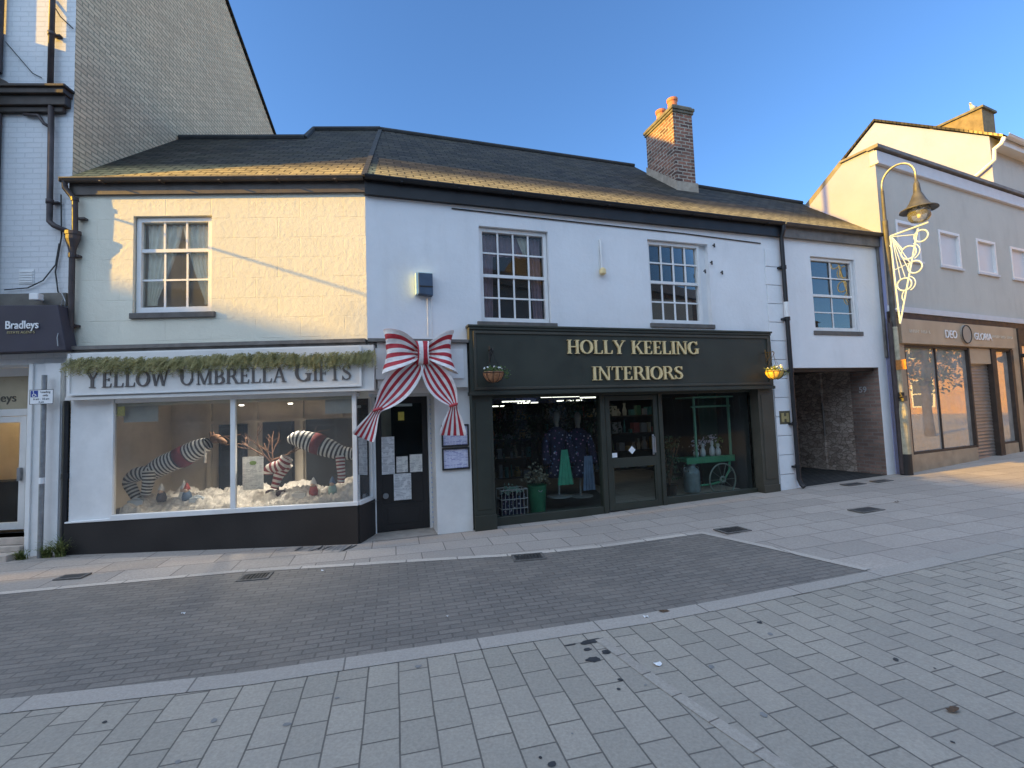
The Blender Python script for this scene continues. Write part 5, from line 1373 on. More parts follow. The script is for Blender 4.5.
for z, lb in ((1.255, 'upper framed print on the white door pillar, partly under the bow tail'), (.915, 'lower framed print on the white door pillar')):
    f_ = thing('framed_notice', lb, 'framed print', F2, 1.225, -.003, z, group='framed prints on the pillar')
    p = MB(); w_, h_ = .205, .325
    p.box(-w_, w_, -.03, 0, 0, .025); p.box(-w_, w_, -.03, 0, h_ - .025, h_); p.box(-w_, -w_ + .022, -.03, 0, .025, h_ - .025); p.box(w_ - .022, w_, -.03, 0, .025, h_ - .025)
    p.build('frame', M['black'], f_)
    p = MB(); p.box(-w_ + .022, w_ - .022, -.012, -.002, .025, h_ - .025); p.build('print', M['menu'], f_)

# ================================================================ hanging baskets
def basket(name, label, u, v, z, liner, leaf, seed, spill):
    r_ = random.Random(seed)
    t = thing('hanging_basket', label, 'hanging basket', F2, u, v, z, group='hanging baskets on the green fascia')
    p = MB(); p.lathe([(0, -.14), (.06, -.135), (.11, -.10), (.145, -.04), (.155, .0), (.15, .012), (.0, .0)], (0, 0, 0), 20); p.build('liner', liner, t, smooth=True)
    p = MB(); p.ring((0, 0, .0), .16, .006, (1, 0, 0), (0, 1, 0), 24)
    for k in range(10):
        a = 2*PI*k/10
        p.tube([(.165*math.cos(a)*x, .165*math.sin(a)*x, zz) for x, zz in ((1, 0), (.93, -.05), (.7, -.11), (.3, -.145))], .004, 5)
    p.build('wire_frame', M['wire'], t)
    p = MB()
    for k in range(3):
        a = 2*PI*k/3 + .4
        p.tube([(.155*math.cos(a), .155*math.sin(a), 0), (0, 0, .30)], .003, 4)
    p.build('chain', M['wire'], t)
    p = MB(); p.tube([(0, .24 + v*0, .36), (0, .0, .36), (0, -.02, .33), (0, .0, .30)], .008, 6); p.tube([(0, .17, .16), (0, .17, .42)], .010, 6); p.tube([(0, .17, .18), (0, .05, .355)], .006, 6); p.ring((0, .11, .29), .04, .004, (0, 1, 0), (0, 0, 1), 14)
    p.build('bracket', M['wire'], t)
    p = MB()
    for i in range(210):
        a = r_.uniform(0, 2*PI); rr_ = r_.uniform(0, .17); c = Vector((rr_*math.cos(a), rr_*math.sin(a), r_.uniform(.0, .08)))
        if i > 150: c = Vector((spill*r_.uniform(.12, .24), r_.uniform(-.1, .05), r_.uniform(-.10, .05)))
        d_ = Vector((r_.uniform(-1, 1), r_.uniform(-1, 1), r_.uniform(-.3, 1))).normalized()*r_.uniform(.018, .04); s_ = d_.cross(Vector((r_.uniform(-1, 1), r_.uniform(-1, 1), r_.uniform(-1, 1)))).normalized()*r_.uniform(.008, .016)
        p.poly([c, c + d_*.5 + s_, c + d_, c + d_*.5 - s_])
    p.build('plants', leaf, t)
    p = MB()
    for i in range(9):
        a = r_.uniform(0, 2*PI); p.ball((.13*math.cos(a), .13*math.sin(a), r_.uniform(.05, .1)), .016, .016, .012, 7, 5, .2, r_)
    p.build('flowers', M['white'], t)
    return t
basket('a', 'hanging basket with brown liner at the left end of the green fascia', 1.745, -.37, 2.315, M['terracotta'], M['leaf2'], 4, 1)
basket('b', 'sunlit yellow hanging basket at the right end of the green fascia', 6.99, -.37, 2.30, M['yellow'], M['leafy'], 8, 1)

# ================================================================ overhead detail, gull, drain covers, litter
GU = thing('gull', 'white gull perched on the pale chimney at the top right', 'bird', F3, 5.9, .5, 9.56)
body = bpy.data.meshes.new('gull_body')
p = MB()
prof = [(-.16, .10, .004, .006), (-.10, .11, .03, .025), (-.03, .12, .055, .05), (.05, .13, .06, .055), (.10, .15, .045, .045), (.13, .19, .03, .035), (.155, .225, .032, .034), (.185, .23, .022, .022), (.205, .225, .008, .008)]
rows = []
for x, z, ry_, rz_ in prof: rows.append([(-x, ry_*math.cos(2*PI*k/10), z + rz_*math.sin(2*PI*k/10)) for k in range(11)])
p.grid(rows); p.build('body', M['white'], GU, smooth=True)
p = MB(); p.tube([(-.205, 0, .225), (-.245, 0, .215)], [.008, .002], 6)
for y in (-.02, .02): p.tube([(-.02, y, .08), (-.02, y, 0)], .004, 5)
p.build('beak_and_legs', plain('gull_yellow', (.5, .35, .08), .5), GU)
p = MB(); p.ball((.03, -.05, .14), .10, .015, .035, 10, 6); p.ball((.03, .05, .14), .10, .015, .035, 10, 6); p.build('wing', plain('gull_grey', (.3, .31, .33), .6), GU, smooth=True)
def cover(x, y, a, b, rot, label, grate=True):
    t = thing('drain_cover', label, 'drain cover', W0, x, y, gz(x) + .004, group='drain covers in the street', rot=rot)
    m = MB()
    m.box(-a, a, -b, -b + .03, 0, .012); m.box(-a, a, b - .03, b, 0, .012); m.box(-a, -a + .03, -b + .03, b - .03, 0, .012); m.box(a - .03, a, -b + .03, b - .03, 0, .012)
    m.build('frame', M['steelworn'], t)
    m = MB()
    if grate:
        n = int(2*a/.045)
        for i in range(n): m.box(-a + .035 + i*(2*a - .07)/n, -a + .035 + i*(2*a - .07)/n + .022, -b + .032, b - .032, .001, .010)
        m.box(-a + .031, a - .031, -b + .031, b - .031, .0003, .0009)
    else:
        m.box(-a + .032, a - .032, -b + .032, b - .032, .001, .010)
    m.build('grate' if grate else 'lid', M['iron'], t)
cover(-2.90, 5.40, .16, .12, rad(12), 'small worn drain cover in front of the gift shop window')
cover(.12, 5.80, .19, .13, rad(8), 'square drain grate at the kerb line below the shop door')
cover(2.86, 6.50, .20, .13, rad(17), 'drain grate at the right corner of the dark paved bay')
cover(5.10, 7.12, .22, .12, rad(18), 'drain cover in the pavement beyond the dark paved bay', False)
cover(6.35, 9.15, .22, .10, rad(18), 'small cover near the archway mouth, left one', False)
cover(7.0, 9.30, .2, .09, rad(18), 'small cover near the lamp post foot, right one', False)
cover(-5.05, 5.55, .14, .09, rad(8), 'small stopcock cover in the pavement at far left', False)
rl_ = random.Random(9)
def litter(x, y, r, mat, label, name='litter', cat='litter'):
    m = MB(); pts = []
    n = 9
    for i in range(n):
        t = 2*PI*i/n; q = r*rl_.uniform(.6, 1.1); pts.append((q*math.cos(t), q*math.sin(t)*.7, rl_.uniform(.002, .02)))
    c = (0, 0, .014)
    for i in range(n): m.poly([c, pts[i], pts[(i + 1) % n]])
    o = m.build(name, mat, None, loc=(x, y, gz(x) + .006)); return tag(o, label, cat)
litter(.90, 3.30, .035, M['white'], 'crumpled white paper scrap lying on the front paving')
LFB = plain('dead_leaf', (.10, .06, .035), .7, .3, 40)
litter(2.28, 2.66, .04, LFB, 'curled brown dead leaf at lower right of the paving', 'dead_leaf', 'leaf')
litter(1.20, 4.12, .05, LFB, 'brown dead leaves beside the pale band of paving', 'dead_leaf', 'leaf')
litter(1.02, 4.03, .025, M['white'], 'tiny white scrap beside the dead leaves on the paving')
litter(-3.02, 4.42, .022, M['white'], 'white scrap on the dark road at left')
litter(-2.22, 5.55, .022, M['white'], 'white scrap by the kerb line under the gift shop')
litter(-.62, 4.18, .014, M['white'], 'small white speck in the middle of the dark road')
litter(5.85, 7.5, .04, LFB, 'dark leaf scrap on the pavement to the right', 'dead_leaf', 'leaf')
# ================================================================ window display of the gift shop
KNIT = striped('knit_stripes', (.74, .72, .68), (.035, .035, .045), 1.0, rough=.9)
KNITR = striped('red_knit_stripes', (.70, .66, .62), (.24, .035, .045), 1.0, rough=.9)
def knit(path, rad_, parent, name, mat, period=.052, n=14, loc=None, sub=5):
    pts, rs_ = [], []
    P = [Vector(q) for q in path]
    for i in range(len(P) - 1):
        for k in range(sub):
            t = k/sub
            p0 = P[max(0, i - 1)]; p1 = P[i]; p2 = P[i + 1]; p3 = P[min(len(P) - 1, i + 2)]
            q = .5*((2*p1) + (p2 - p0)*t + (2*p0 - 5*p1 + 4*p2 - p3)*t*t + (3*p1 - p0 - 3*p2 + p3)*t**3)
            pts.append(q); rs_.append(rad_[i] + (rad_[i + 1] - rad_[i])*t)
    pts.append(P[-1]); rs_.append(rad_[-1])
    rows, uvs = [], []
    l = 0
    for i, q in enumerate(pts):
        d_ = (pts[min(len(pts) - 1, i + 1)] - pts[max(0, i - 1)]).normalized()
        if i: l += (q - pts[i - 1]).length
        a = Vector((0, 1, 0)); b = d_.cross(a).normalized(); a = b.cross(d_)
        rows.append([q + (a*math.cos(2*PI*k/n) + b*math.sin(2*PI*k/n))*rs_[i] for k in range(n + 1)]); uvs.append([(k/n, l/period) for k in range(n + 1)])
    return MB().grid(rows, uvs).build(name, mat, parent, smooth=True)
FUR = plain('brown_felt', (.15, .08, .045), .9, .3, 25, .006, 60)
TWIG = plain('twig', (.16, .085, .05), .8, .3, 20)
RED = plain('red_felt', (.15, .018, .022), .9, .2, 20)
D1 = thing('leaping_reindeer', 'leaping toy reindeer in a black and white striped jumper in the left shop window pane', 'toy reindeer', F1, -2.8, .45, .56, group='striped figures in the gift shop window')
def r1(u, z, y=0): return (u + 2.8, y, z - .56)
knit([r1(-3.28, 1.02), r1(-3.10, 1.13), r1(-2.85, 1.24), r1(-2.6, 1.36), r1(-2.44, 1.44)], [.12, .145, .15, .14, .09], D1, 'body', KNIT)
knit([r1(-3.22, 1.05, -.06), r1(-3.40, 1.03, -.07), r1(-3.50, .93, -.08), r1(-3.45, .80, -.08), r1(-3.38, .68, -.08)], [.10, .10, .085, .07, .065], D1, 'leg', KNIT)
knit([r1(-3.20, 1.08, -.12), r1(-3.20, .95, -.13), r1(-3.22, .84, -.13), r1(-3.24, .74, -.13)], [.085, .08, .065, .06], D1, 'leg', KNIT, .045)
q = MB(); q.tube([r1(-2.86, 1.23), r1(-2.80, 1.26), r1(-2.74, 1.29)], [.156, .160, .156], 16); q.build('belt', RED, D1, smooth=True)
q = MB(); q.ball(r1(-2.34, 1.50), .085, .06, .07, 12, 8); q.tube([r1(-2.32, 1.50), r1(-2.24, 1.46), r1(-2.19, 1.43)], [.055, .042, .025], 10)
q.ball(r1(-2.40, 1.57, -.04), .02, .012, .04, 8, 6); q.ball(r1(-2.40, 1.57, .04), .02, .012, .04, 8, 6); q.build('head', FUR, D1, smooth=True)
q = MB(); q.tube([r1(-2.46, 1.42, -.07), r1(-2.43, 1.28, -.10), r1(-2.44, 1.16, -.10)], [.012, .016, .02], 8); q.build('scarf', M['snow'], D1)
q = MB(); q.tube([r1(-2.25, 1.53, -.07), r1(-2.1, 1.53, -.07), r1(-1.96, 1.55, -.05)], .010, 6); q.tube([r1(-2.2, 1.40), r1(-2.05, 1.42)], .009, 6); q.build('antler', TWIG, D1)
q = MB(); q.box(*(r1(-3.45, 0)[0], r1(-3.30, 0)[0]), -.15, .02, .03, .10); q.build('boot', M['white'], D1, bevel=.02)
D2 = thing('leaping_reindeer', 'striped toy reindeer in the right shop window pane, nose hidden by the window post', 'toy reindeer', F1, -.8, .45, .58, group='striped figures in the gift shop window')
def r2(u, z, y=0): return (u + .8, y, z - .58)
knit([r2(-1.29, 1.44), r2(-1.15, 1.45), r2(-.95, 1.39), r2(-.72, 1.30), r2(-.52, 1.22), r2(-.36, 1.20)], [.05, .125, .15, .14, .10, .09], D2, 'body', KNIT, .060)
knit([r2(-.52, 1.18, -.06), r2(-.51, 1.02, -.08), r2(-.50, .90, -.08), r2(-.51, .79, -.08)], [.07, .06, .055, .05], D2, 'leg', KNITR, .05)
q = MB(); q.tube([r2(-.93, 1.385), r2(-.87, 1.365), r2(-.80, 1.33)], [.157, .160, .152], 16); q.build('belt', RED, D2, smooth=True)
q = MB(); q.ball(r2(-.30, 1.27), .08, .06, .07, 12, 8); q.tube([r2(-.3, 1.27), r2(-.2, 1.22)], [.05, .03], 10); q.build('head', FUR, D2, smooth=True)
D3 = thing('elf_figure', 'headless looking elf legs in red and white stripes below the twig branch', 'toy elf', F1, -1.45, .42, .58)
def r3(u, z, y=0): return (u + 1.45, y, z - .58)
knit([r3(-1.30, 1.18), r3(-1.38, 1.08), r3(-1.55, 1.03), r3(-1.58, .95)], [.09, .09, .075, .06], D3, 'leg', KNITR, .07)
knit([r3(-1.32, 1.10, .06), r3(-1.42, .97, .05), r3(-1.46, .86, .03), r3(-1.5, .74, .02)], [.09, .085, .06, .05], D3, 'leg', KNITR, .07)
q = MB(); q.ball(r3(-1.54, .68), .08, .05, .05, 10, 6); q.ball(r3(-1.36, .66, -.05), .09, .05, .06, 10, 6); q.build('boot', plain('dark_boot', (.05, .025, .035), .6), D3, smooth=True)
BR = thing('twig_branch', 'bare brown twig branch standing in the middle of the window display', 'branch', F1, -1.55, .5, .55)
rt_ = random.Random(2); q = MB()
def twig(p, d_, l, r_, k):
    e = p + d_*l; q.tube([p, (p + e)/2 + Vector((rt_.uniform(-.02, .02), 0, rt_.uniform(-.02, .02))), e], [r_, r_*.85, r_*.6], 5)
    if k:
        for _ in range(3):
            n_ = (d_ + Vector((rt_.uniform(-.9, .9), rt_.uniform(-.3, .3), rt_.uniform(-.5, .7)))).normalized(); twig(p + d_*l*rt_.uniform(.45, 1), n_, l*rt_.uniform(.45, .7), r_*.6, k - 1)
twig(Vector((.1, 0, .02)), Vector((-.2, 0, 1)).normalized(), .62, .018, 3); twig(Vector((.0, 0, .6)), Vector((.9, 0, .35)).normalized(), .5, .013, 2); twig(Vector((-.1, 0, .65)), Vector((-.8, 0, .5)).normalized(), .4, .012, 2)
q.build('branch', TWIG, BR)
PO = thing('window_poster', 'white poster with a green heading standing at the left of the right pane', 'poster', F1, -1.63, .10, .78)
q = MB(); q.box(-.155, .13, 0, .006, 0, .46); q.build('sheet', M['paper'], PO)
q = MB(); q.ball((-.01, -.003, .37), .05, .002, .03, 10, 6); q.build('green_mark', plain('green_ink', (.2, .3, .06), .6), PO)
# fluffy artificial snow and little figures
rn = random.Random(17)
from mathutils import noise as mnoise
sm_ = MB()
n1_, n2_ = 190, 44
rows = []
for j in range(n2_ + 1):
    row = []
    for i in range(n1_ + 1):
        u = -3.39 + 3.17*i/n1_; y = .03 + 1.1*j/n2_
        q = Vector((u*2.6, y*2.6, .3))
        z = .50 + .16*min(1, j/14) + .16*mnoise.noise(q) + .10*abs(mnoise.noise(q*2.7)) + .06*abs(mnoise.noise(q*6.5)) + .03*mnoise.noise(q*15)
        row.append((u + 1.8, y, max(.5, z) - .5 if j else 0))
    rows.append(row)
sm_.grid(rows)
o = sm_.build('artificial_snow', M['snow'], None, smooth=True, loc=F1.pt(-1.8, 0, .5), rotz=F1.az); tag(o, 'fluffy pale wadding snow covering the gift shop window floor', 'artificial snow', kind='stuff')
cols_ = [plain('toy_blue', (.10, .16, .26)), plain('toy_red', (.35, .06, .05)), plain('toy_white', (.65, .63, .6)), plain('toy_dark', (.06, .05, .06)), plain('toy_mint', (.28, .42, .38))]
gi = [(-2.98, .26, 'dark little gnome nearest the left reindeer legs', 3), (-2.70, .30, 'tall white hatted gnome in the left shop window', 2), (-2.62, .24, 'small dark gnome with blue base beside the tall gnome', 0), (-.86, .24, 'small red gnome in the right shop window', 1), (-.60, .26, 'mint coloured gnome at the right end of the window', 4)]
for u, y, lb, c_ in gi:
    g_ = thing('gnome', lb + '', 'gnome', F1, u, y, .645, group='gnomes in the snow')
    q = MB(); q.lathe([(.055, 0), (.065, .05), (.05, .11), (.03, .14)], (0, 0, 0), 12); q.build('body', cols_[c_], g_, smooth=True)
    q = MB(); q.ball((0, -.02, .145), .034, .034, .034, 10, 8); q.build('head', plain('toy_skin', (.55, .38, .28)), g_, smooth=True)
    q = MB(); q.lathe([(.045, .155), (.04, .18), (.02, .23), (.0, .30 if c_ == 2 else .26)], (0, 0, 0), 12); q.build('hat', cols_[2 if c_ in (2, 3) else (c_ + 1) % 5], g_, smooth=True)
for u, lb, c_ in ((-3.28, 'pale blue gift box by the reindeer boots', 0), (-2.45, 'blue gift parcel on the snow left of the window post', 0), (-1.05, 'white gift box below the right reindeer', 2)):
    q = MB(); q.box(-.09, .09, -.05, .05, 0, .08); q.box(-.015, .015, -.055, .055, .0801, .084)
    q.obox((-.03, 0, .095), (.03, 0, .01), (0, .012, 0), (-.002, 0, .008)); q.obox((.03, 0, .095), (.03, 0, -.01), (0, .012, 0), (.002, 0, .008))
    o = q.build('gift_box', plain('pale_box', (.5, .56, .62)) if c_ == 0 else cols_[2], None, bevel=.006, loc=F1.pt(u, .2, .61), rotz=F1.az + .2); tag(o, lb, 'gift box')

# ================================================================ behind the green shopfront
FLOR = MB()
flm, nt_, out_ = new_mat('floral_cloth')
vo = N(nt_, 'TexVoronoi', feature='F1'); L(nt_, coords(nt_), vo.inputs['Vector']); vo.inputs['Scale'].default_value = 16
spot = ramp(nt_, vo.outputs['Distance'], [(.18, 1.0), (.3, 0.0)])
hue = ramp(nt_, vo.outputs['Color'], [(.2, (.45, .40, .48)), (.5, (.30, .10, .22)), (.8, (.10, .18, .30))])
finish(nt_, out_, mixc(nt_, spot, (.022, .02, .045), hue), .9, None, spec=.2)
def mannequin(u, v, label, apron, top, zb=.15):
    t = thing('mannequin', label, 'mannequin', F2, u, v, zb, group='mannequins behind the green shopfront')
    q = MB(); q.lathe([(.0, .0), (.22, .0), (.22, .015), (.02, .03), (.018, .35)], (0, 0, 0), 16); q.build('stand', M['steel'], t)
    q = MB(); q.lathe([(.17, .34), (.18, .45), (.15, .62), (.115, .78), (.13, .92), (.165, 1.06), (.16, 1.13), (.09, 1.19), (.045, 1.22)], (0, 0, 0), 18, 1.12, .72); q.build('robe', flm, t, smooth=True)
    q = MB(); q.lathe([(.045, 1.20), (.04, 1.27), (.055, 1.31), (.07, 1.38), (.065, 1.45), (.03, 1.50), (0, 1.505)], (0, 0, 0), 14, .9, 1); q.build('body', plain('grey_mannequin', (.22, .19, .17)) if top else plain('pale_mannequin', (.30, .27, .24)), t, smooth=True)
    for s in (-1, 1):
        q = MB(); q.tube([(s*.17, 0, 1.10), (s*.23, -.02, .92), (s*.25, -.05, .72), (s*.23, -.09, .58)], [.06, .065, .07, .085], 10); q.build('sleeve', flm, t, smooth=True)
    q = MB()
    rows = []
    w0, w1, zt, zb_ = apron[1:]
    for j in range(9):
        f = j/8; w_ = w0 + (w1 - w0)*f
        rows.append([(apron[0][0] + w_*(i/16 - .5), apron[0][1] + .018*math.sin(i*1.7) * (.4 + f), zt + (zb_ - zt)*f) for i in range(17)])
    q.grid(rows).build('apron', apron[0][2], t, smooth=True)
    return t
mannequin(3.18, .74, 'mannequin in dark floral robe with a green apron in the left green shop window', ((.06, -.17, plain('green_apron', (.05, .26, .17), .8, .2, 8)), .12, .31, .82, .22), True, .24)
mannequin(3.62, .80, 'mannequin in dark floral robe with a blue grey cloth nearest the shop door', ((.10, -.16, plain('denim_cloth', (.12, .16, .25), .85, .2, 10)), .16, .26, .72, .12), True, .20)
G_ = plain('green_enamel', (.03, .17, .09), .35, .15, 6)
T_ = thing('green_bin', 'round green metal tub behind the glass at the left of the green shop', 'tub', F2, 2.72, .62, .03)
q = MB(); q.lathe([(.13, 0), (.165, .45), (.18, .46), (.165, .47), (.15, .44), (.12, .03)], (0, 0, 0), 22); q.build('tub', plain('green_tub', (.02, .12, .06), .4, .2, 6), T_, smooth=False)
q = MB(); q.ring((0, -.17, .40), .03, .006, (1, 0, 0), (0, 0, -1), 12, a0=0, a1=PI); q.build('handle', M['steel'], T_)
q = MB()
for i in range(260):
    c = Vector((rn.gauss(0, .10), rn.gauss(0, .10), .50 + abs(rn.gauss(0, .12)))); a = Vector((rn.uniform(-1, 1), rn.uniform(-1, 1), rn.uniform(-.2, 1))).normalized()*rn.uniform(.03, .06); b = a.cross(Vector((rn.uniform(-1, 1), 1, rn.uniform(-1, 1)))).normalized()*.02
    q.poly([c, c + a*.5 + b, c + a, c + a*.5 - b])
q.build('dried_flowers', leafmat('dried_flower', (.12, .10, .06), (.28, .24, .18), 20), T_)
T_ = thing('wire_crate', 'pale wire crate of patterned stock low in the left corner of the green shop', 'crate', F2, 2.25, .55, .03)
q = MB()
for z in (.0, .15, .30, .45):
    for a, b in (((-.22, -.15), (.22, -.15)), ((-.22, .15), (.22, .15)), ((-.22, -.15), (-.22, .15)), ((.22, -.15), (.22, .15))): q.tube([(*a, z), (*b, z)], .007, 5)
for i in range(8):
    x = -.22 + .44*i/7
    for y in (-.15, .15): q.tube([(x, y, 0), (x, y, .45)], .005, 4)
q.build('frame', plain('pale_wire', (.36, .33, .33), .6), T_)
q = MB()
for i in range(14): q.box(-.2 + .028*i, -.18 + .028*i, -.12, .12, .02, rn.uniform(.15, .4))
q.build('contents', flm, T_)
q = MB()
for i in range(90):
    c = Vector((rn.gauss(-.02, .09), rn.gauss(-.1, .03), .40 + abs(rn.gauss(0, .05)))); a = Vector((rn.uniform(-1, 1), rn.uniform(-1, .3), rn.uniform(-.4, 1))).normalized()*.05; b = a.cross(Vector((rn.uniform(-1, 1), 1, 0))).normalized()*.014
    q.poly([c, c + a*.5 + b, c + a, c + a*.5 - b])
q.build('leaves', leafmat('pale_teal_leaf', (.10, .22, .18), (.30, .42, .36), 20), T_)
CT = thing('display_cart', 'green barrow with posts and one spoked wheel in the right green shop window', 'cart', F2, 6.15, .72, .10)
q = MB(); q.box(-.45, .62, -.2, .25, .58, .64); q.box(-.47, .64, -.22, -.201, .55, .67); q.build('table', G_, CT, bevel=.006)
q = MB()
for x in (-.22, .58): q.box(x, x + .035, -.18, -.145, .641, 1.78)
q.box(-.26, .64, -.18, -.145, 1.6, 1.635); q.box(-.28, .66, -.25, .28, 1.782, 1.81)
q.build('canopy_posts', plain('pale_green_enamel', (.10, .24, .17), .4, .15, 6), CT)
q = MB(); q.ring((.30, -.24, .22), .30, .014, n=36); q.ring((.30, -.24, .22), .05, .02, n=14)
for k in range(10):
    a = 2*PI*k/10; q.tube([(.30 + .05*math.cos(a), -.24, .22 + .05*math.sin(a)), (.30 + .29*math.cos(a), -.24, .22 + .29*math.sin(a))], .004, 4)
q.build('wheel', plain('wheel_rim', (.14, .17, .15), .5), CT)
q = MB(); q.tube([(.52, -.2, .55), (.50, -.2, .38), (.40, -.2, .24), (.25, -.2, .17), (.05, -.2, .14), (-.2, -.2, .14)], .02, 8); q.build('arm', G_, CT, smooth=True)
for (x, hh, c_) in ((-.10, .2, 2), (.06, .26, 2), (.28, .3, 2), (.42, .24, 0)):
    o_ = thing('garden_ornament', ['slim pale ornament at the left end of the green barrow', 'white jug standing second from left on the green barrow', 'lilac drooping flower posy on the green barrow', 'pale round pot at the right of the green barrow'][[-.10, .06, .28, .42].index(x)], 'ornament', F2, 6.15 + x, .70, .742)
    q = MB(); q.lathe([(.04, 0), (.055, .06), (.05, hh*.5), (.02, hh*.7), (.035, hh*.8), (.03, hh)], (0, 0, 0), 12); q.build('pot', plain('ornament_white', (.45, .45, .48)), o_, smooth=True)
    q = MB()
    for i in range(50):
        c = Vector((rn.gauss(0, .05), rn.gauss(0, .04), hh + rn.gauss(.03, .05))); a = Vector((rn.uniform(-1, 1), rn.uniform(-1, 1), rn.uniform(-1, 1))).normalized()*.035; b = a.cross(Vector((rn.uniform(-1, 1), 1, 0))).normalized()*.015
        q.poly([c, c + a*.5 + b, c + a, c + a*.5 - b])
    q.build('flowers', leafmat('lilac_petal', (.30, .27, .36), (.5, .48, .56), 30) if c_ == 2 else M['leaf2'], o_)
CH = thing('milk_churn', 'grey metal milk churn standing under the green barrow', 'milk churn', F2, 5.84, .60, .12)
q = MB(); q.lathe([(.14, 0), (.15, .02), (.15, .36), (.14, .40), (.08, .46), (.075, .50), (.1, .52), (.1, .54), (.0, .56)], (0, 0, 0), 20); q.build('churn', plain('grey_churn', (.16, .19, .20), .4, .2, 8, metal=.4), CH, smooth=False)
q = MB()
for s in (-1, 1): q.ring((s*.12, 0, .43), .04, .008, (s, 0, 0), (0, 0, 1), 10, a0=-PI/2, a1=PI/2)
q.build('handle', M['steel'], CH)
PLN = thing('potted_plant', 'dark leafy plant standing just right of the green shop door', 'plant', F2, 5.35, .60, .06)
q = MB(); q.lathe([(.10, 0), (.14, .22), (.15, .24), (.12, .22), (.0, .2)], (0, 0, 0), 14); q.build('pot', M['darkwood'], PLN)
q = MB()
for i in range(14):
    a = rn.uniform(0, 2*PI); q.tube([(0, 0, .2), (.08*math.cos(a), .08*math.sin(a), .6), (.2*math.cos(a), .2*math.sin(a), rn.uniform(.7, 1.1))], .006, 4)
q.build('stems', TWIG, PLN)
q = MB()
for i in range(420):
    c = Vector((rn.gauss(0, .13), rn.gauss(0, .1), rn.uniform(.35, 1.15))); a = Vector((rn.uniform(-1, 1), rn.uniform(-1, 1), rn.uniform(-1, 1))).normalized()*rn.uniform(.03, .06); b = a.cross(Vector((rn.uniform(-1, 1), 1, 0))).normalized()*.016
    q.poly([c, c + a*.5 + b, c + a, c + a*.5 - b])
q.build('leaves', M['leafd'], PLN)

# ================================================================ the rest of the street, seen only in shadow and reflections
def block(name, label, x0, x1, y0, y1, h, mat, face, wins, roofh=0, at=None):
    b = thing(name, label, 'building', W0 if at is None else Frame(at[0], at[1], rad(at[2])), (x0 + x1)/2, (y0 + y1)/2, 0)
    cx, cy = (x0 + x1)/2, (y0 + y1)/2
    q = MB(); q.box(x0 - cx, x1 - cx, y0 - cy, y1 - cy, -.2, h); q.build('wall', mat, b)
    q = MB()
    if roofh:
        X0, X1, Y0, Y1 = x0 - cx - .0, x1 - cx, y0 - cy - .3, y1 - cy + .3
        q.poly([(X0, Y1, h), (X1, Y1, h), (X1, 0, h + roofh), (X0, 0, h + roofh)]); q.poly([(X0, Y0, h), (X1, Y0, h), (X1, 0, h + roofh), (X0, 0, h + roofh)])
        q.poly([(X0, Y0, h), (X0, Y1, h), (X0, 0, h + roofh)]); q.poly([(X1, Y0, h), (X1, Y1, h), (X1, 0, h + roofh)])
    else: q.box(x0 - cx - .1, x1 - cx + .1, y0 - cy - .1, y1 - cy + .1, h, h + .15)
    q.build('roof', M['leadg'], b)
    for a, z, ww, hh in wins:
        q = MB(); e = .07
        for (p0, p1, r0, r1) in ((a, a + e, z, z + hh), (a + ww - e, a + ww, z, z + hh), (a + e, a + ww - e, z, z + e), (a + e, a + ww - e, z + hh - e, z + hh), (a + e, a + ww - e, z + hh/2 - .03, z + hh/2 + .03), (a + ww/2 - .025, a + ww/2 + .025, z + e, z + hh/2 - .03)):
            if face == 'x-': q.box(x0 - cx - .06, x0 - cx - .004, p0 - cy, p1 - cy, r0, r1)
            else: q.box(p0 - cx, p1 - cx, y1 - cy + .004, y1 - cy + .06, r0, r1)
        wo = q.build('window', M['wood_white'], b)
        if face == 'x-': pn = [(x0 - cx - .02, a - cy, z), (x0 - cx - .02, a + ww - cy, z), (x0 - cx - .02, a + ww - cy, z + hh), (x0 - cx - .02, a - cy, z + hh)]
        else: pn = [(a - cx, y1 - cy + .02, z), (a + ww - cx, y1 - cy + .02, z), (a + ww - cx, y1 - cy + .02, z + hh), (a - cx, y1 - cy + .02, z + hh)]
        MB().poly(pn).build('pane', M['blackg'], wo)
block('brick_terrace', 'tall orange brick terrace further down the street, mirrored in the tan shop window', 34, 44, 3, 30, 11, ORANGE, 'x-', [(y, z, 1.1, 1.7) for y in (4.2, 6.9, 9.6, 12.3, 15, 17.7, 20.4, 23.1) for z in (1.2, 4.2, 7.4)])
block('shade_block', 'lower unseen brick block beyond the left edge, shaped to shade the gift shop wall', -14, 0, .45, 4.6, 14.88, TERR, 'x', [], at=(-41.7, -5.72, 17))  # unseen pair of blocks, turned and sized to cast the street's shadow edges
block('shade_block', 'taller unseen brick block beyond the left edge, shaped to bound the pavement sun patch', -14, 0, -22, .22, 15.45, TERR, 'x', [], at=(-41.7, -5.72, 17))
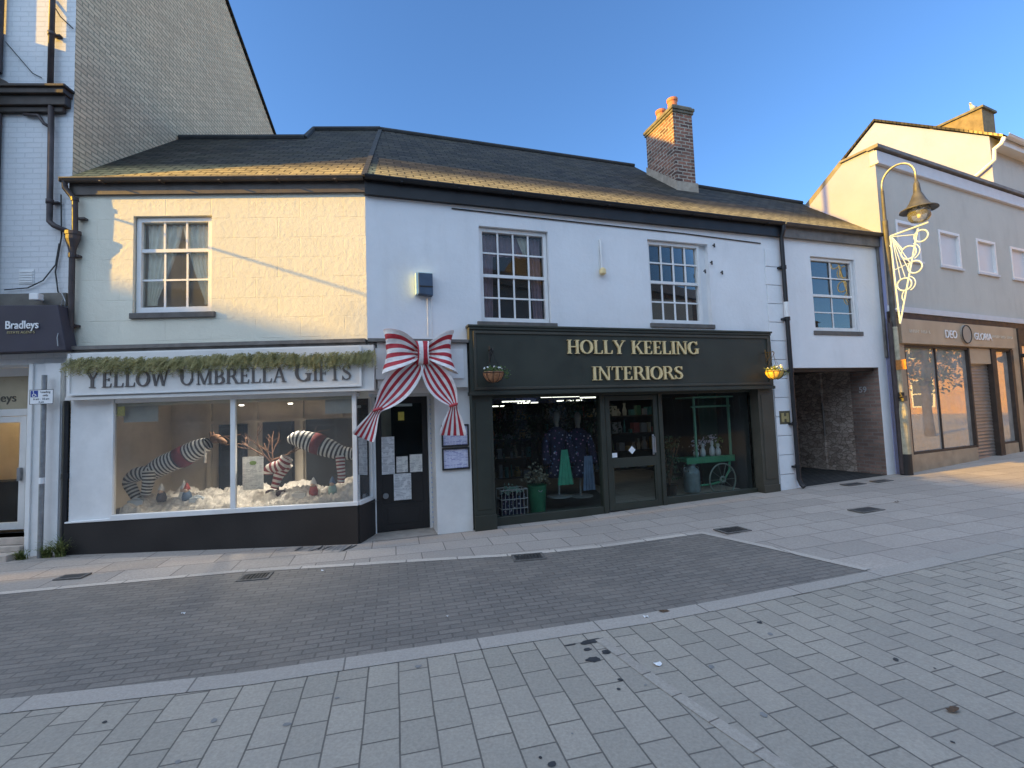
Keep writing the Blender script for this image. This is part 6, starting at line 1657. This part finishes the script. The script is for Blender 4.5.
for i, (x0, x1, h, mt, rh, nm_) in enumerate(((-32, -19, 7.2, TERR, 2.2, 'brick terrace across the street, far left one out of view'), (-18.9, -8, 6.4, WHITE2, 2.0, 'white shop across the street behind the camera, left of centre'), (-7.9, 3, 8.0, TERR, 2.4, 'brick shop across the street straight behind the camera'), (3.1, 14, 8.4, WHITE2, 2.4, 'cream shop across the street behind the camera, right of centre'), (14.1, 48, 9.6, TERR, 2.6, 'brick terrace across the street, far right one out of view'))):
    ws = []
    n_ = int((x1 - x0)/2.6)
    for k in range(n_):
        a = x0 + .7 + k*(x1 - x0 - 1.0)/n_
        ws += [(a, 3.9, 1.05, 1.6), (a - .2, .6, 1.7, 1.9)]
    block('opposite_building', nm_, x0, x1, -15, -6.5, h, mt, 'y', ws, rh)
# street tree mirrored in the shop window
TR = thing('street_tree', 'round headed street tree down the street, mirrored in the tan shop window', 'tree', W0, 17, 10.4, gz(17))
q = MB(); q.tube([(0, 0, 0), (.05, 0, 1.2), (0, .05, 2.4), (.1, 0, 3.4)], [.16, .13, .11, .06], 10)
for k in range(9):
    a = 2*PI*k/9; q.tube([(0, .03, 1.8 + .12*k), (.6*math.cos(a), .6*math.sin(a), 2.7 + .12*k), (1.2*math.cos(a), 1.2*math.sin(a), 3.2 + .15*k)], [.06, .04, .015], 6)
q.build('trunk', M['bark'], TR)
q = MB()
for i in range(3600):
    a = rn.uniform(0, 2*PI); ph = math.acos(rn.uniform(-1, 1)); r_ = 1.7*rn.uniform(.35, 1)**.5*(1 + .2*math.sin(3*a + 2*ph))
    c = Vector((r_*math.sin(ph)*math.cos(a), r_*math.sin(ph)*math.sin(a), 3.0 + .8*r_*math.cos(ph)))
    d_ = Vector((rn.uniform(-1, 1), rn.uniform(-1, 1), rn.uniform(-1, 1))).normalized()*rn.uniform(.05, .1); s_ = d_.cross(Vector((rn.uniform(-1, 1), rn.uniform(-1, 1), 1))).normalized()*.04
    q.poly([c - d_, c + s_, c + d_, c - s_])
q.build('crown', M['leafd'], TR)

TC = MB(); TC.tube([tuple(Vector((-7.9, 6.15, 5.42)).lerp(Vector((-17.0, -6.45, 7.2)), t/8)) for t in range(9)], .016, 6)
o = TC.build('overhead_cable', M['cable'], None); tag(o, 'thin overhead cable crossing the street, its shadow on the gift shop wall', 'cable')
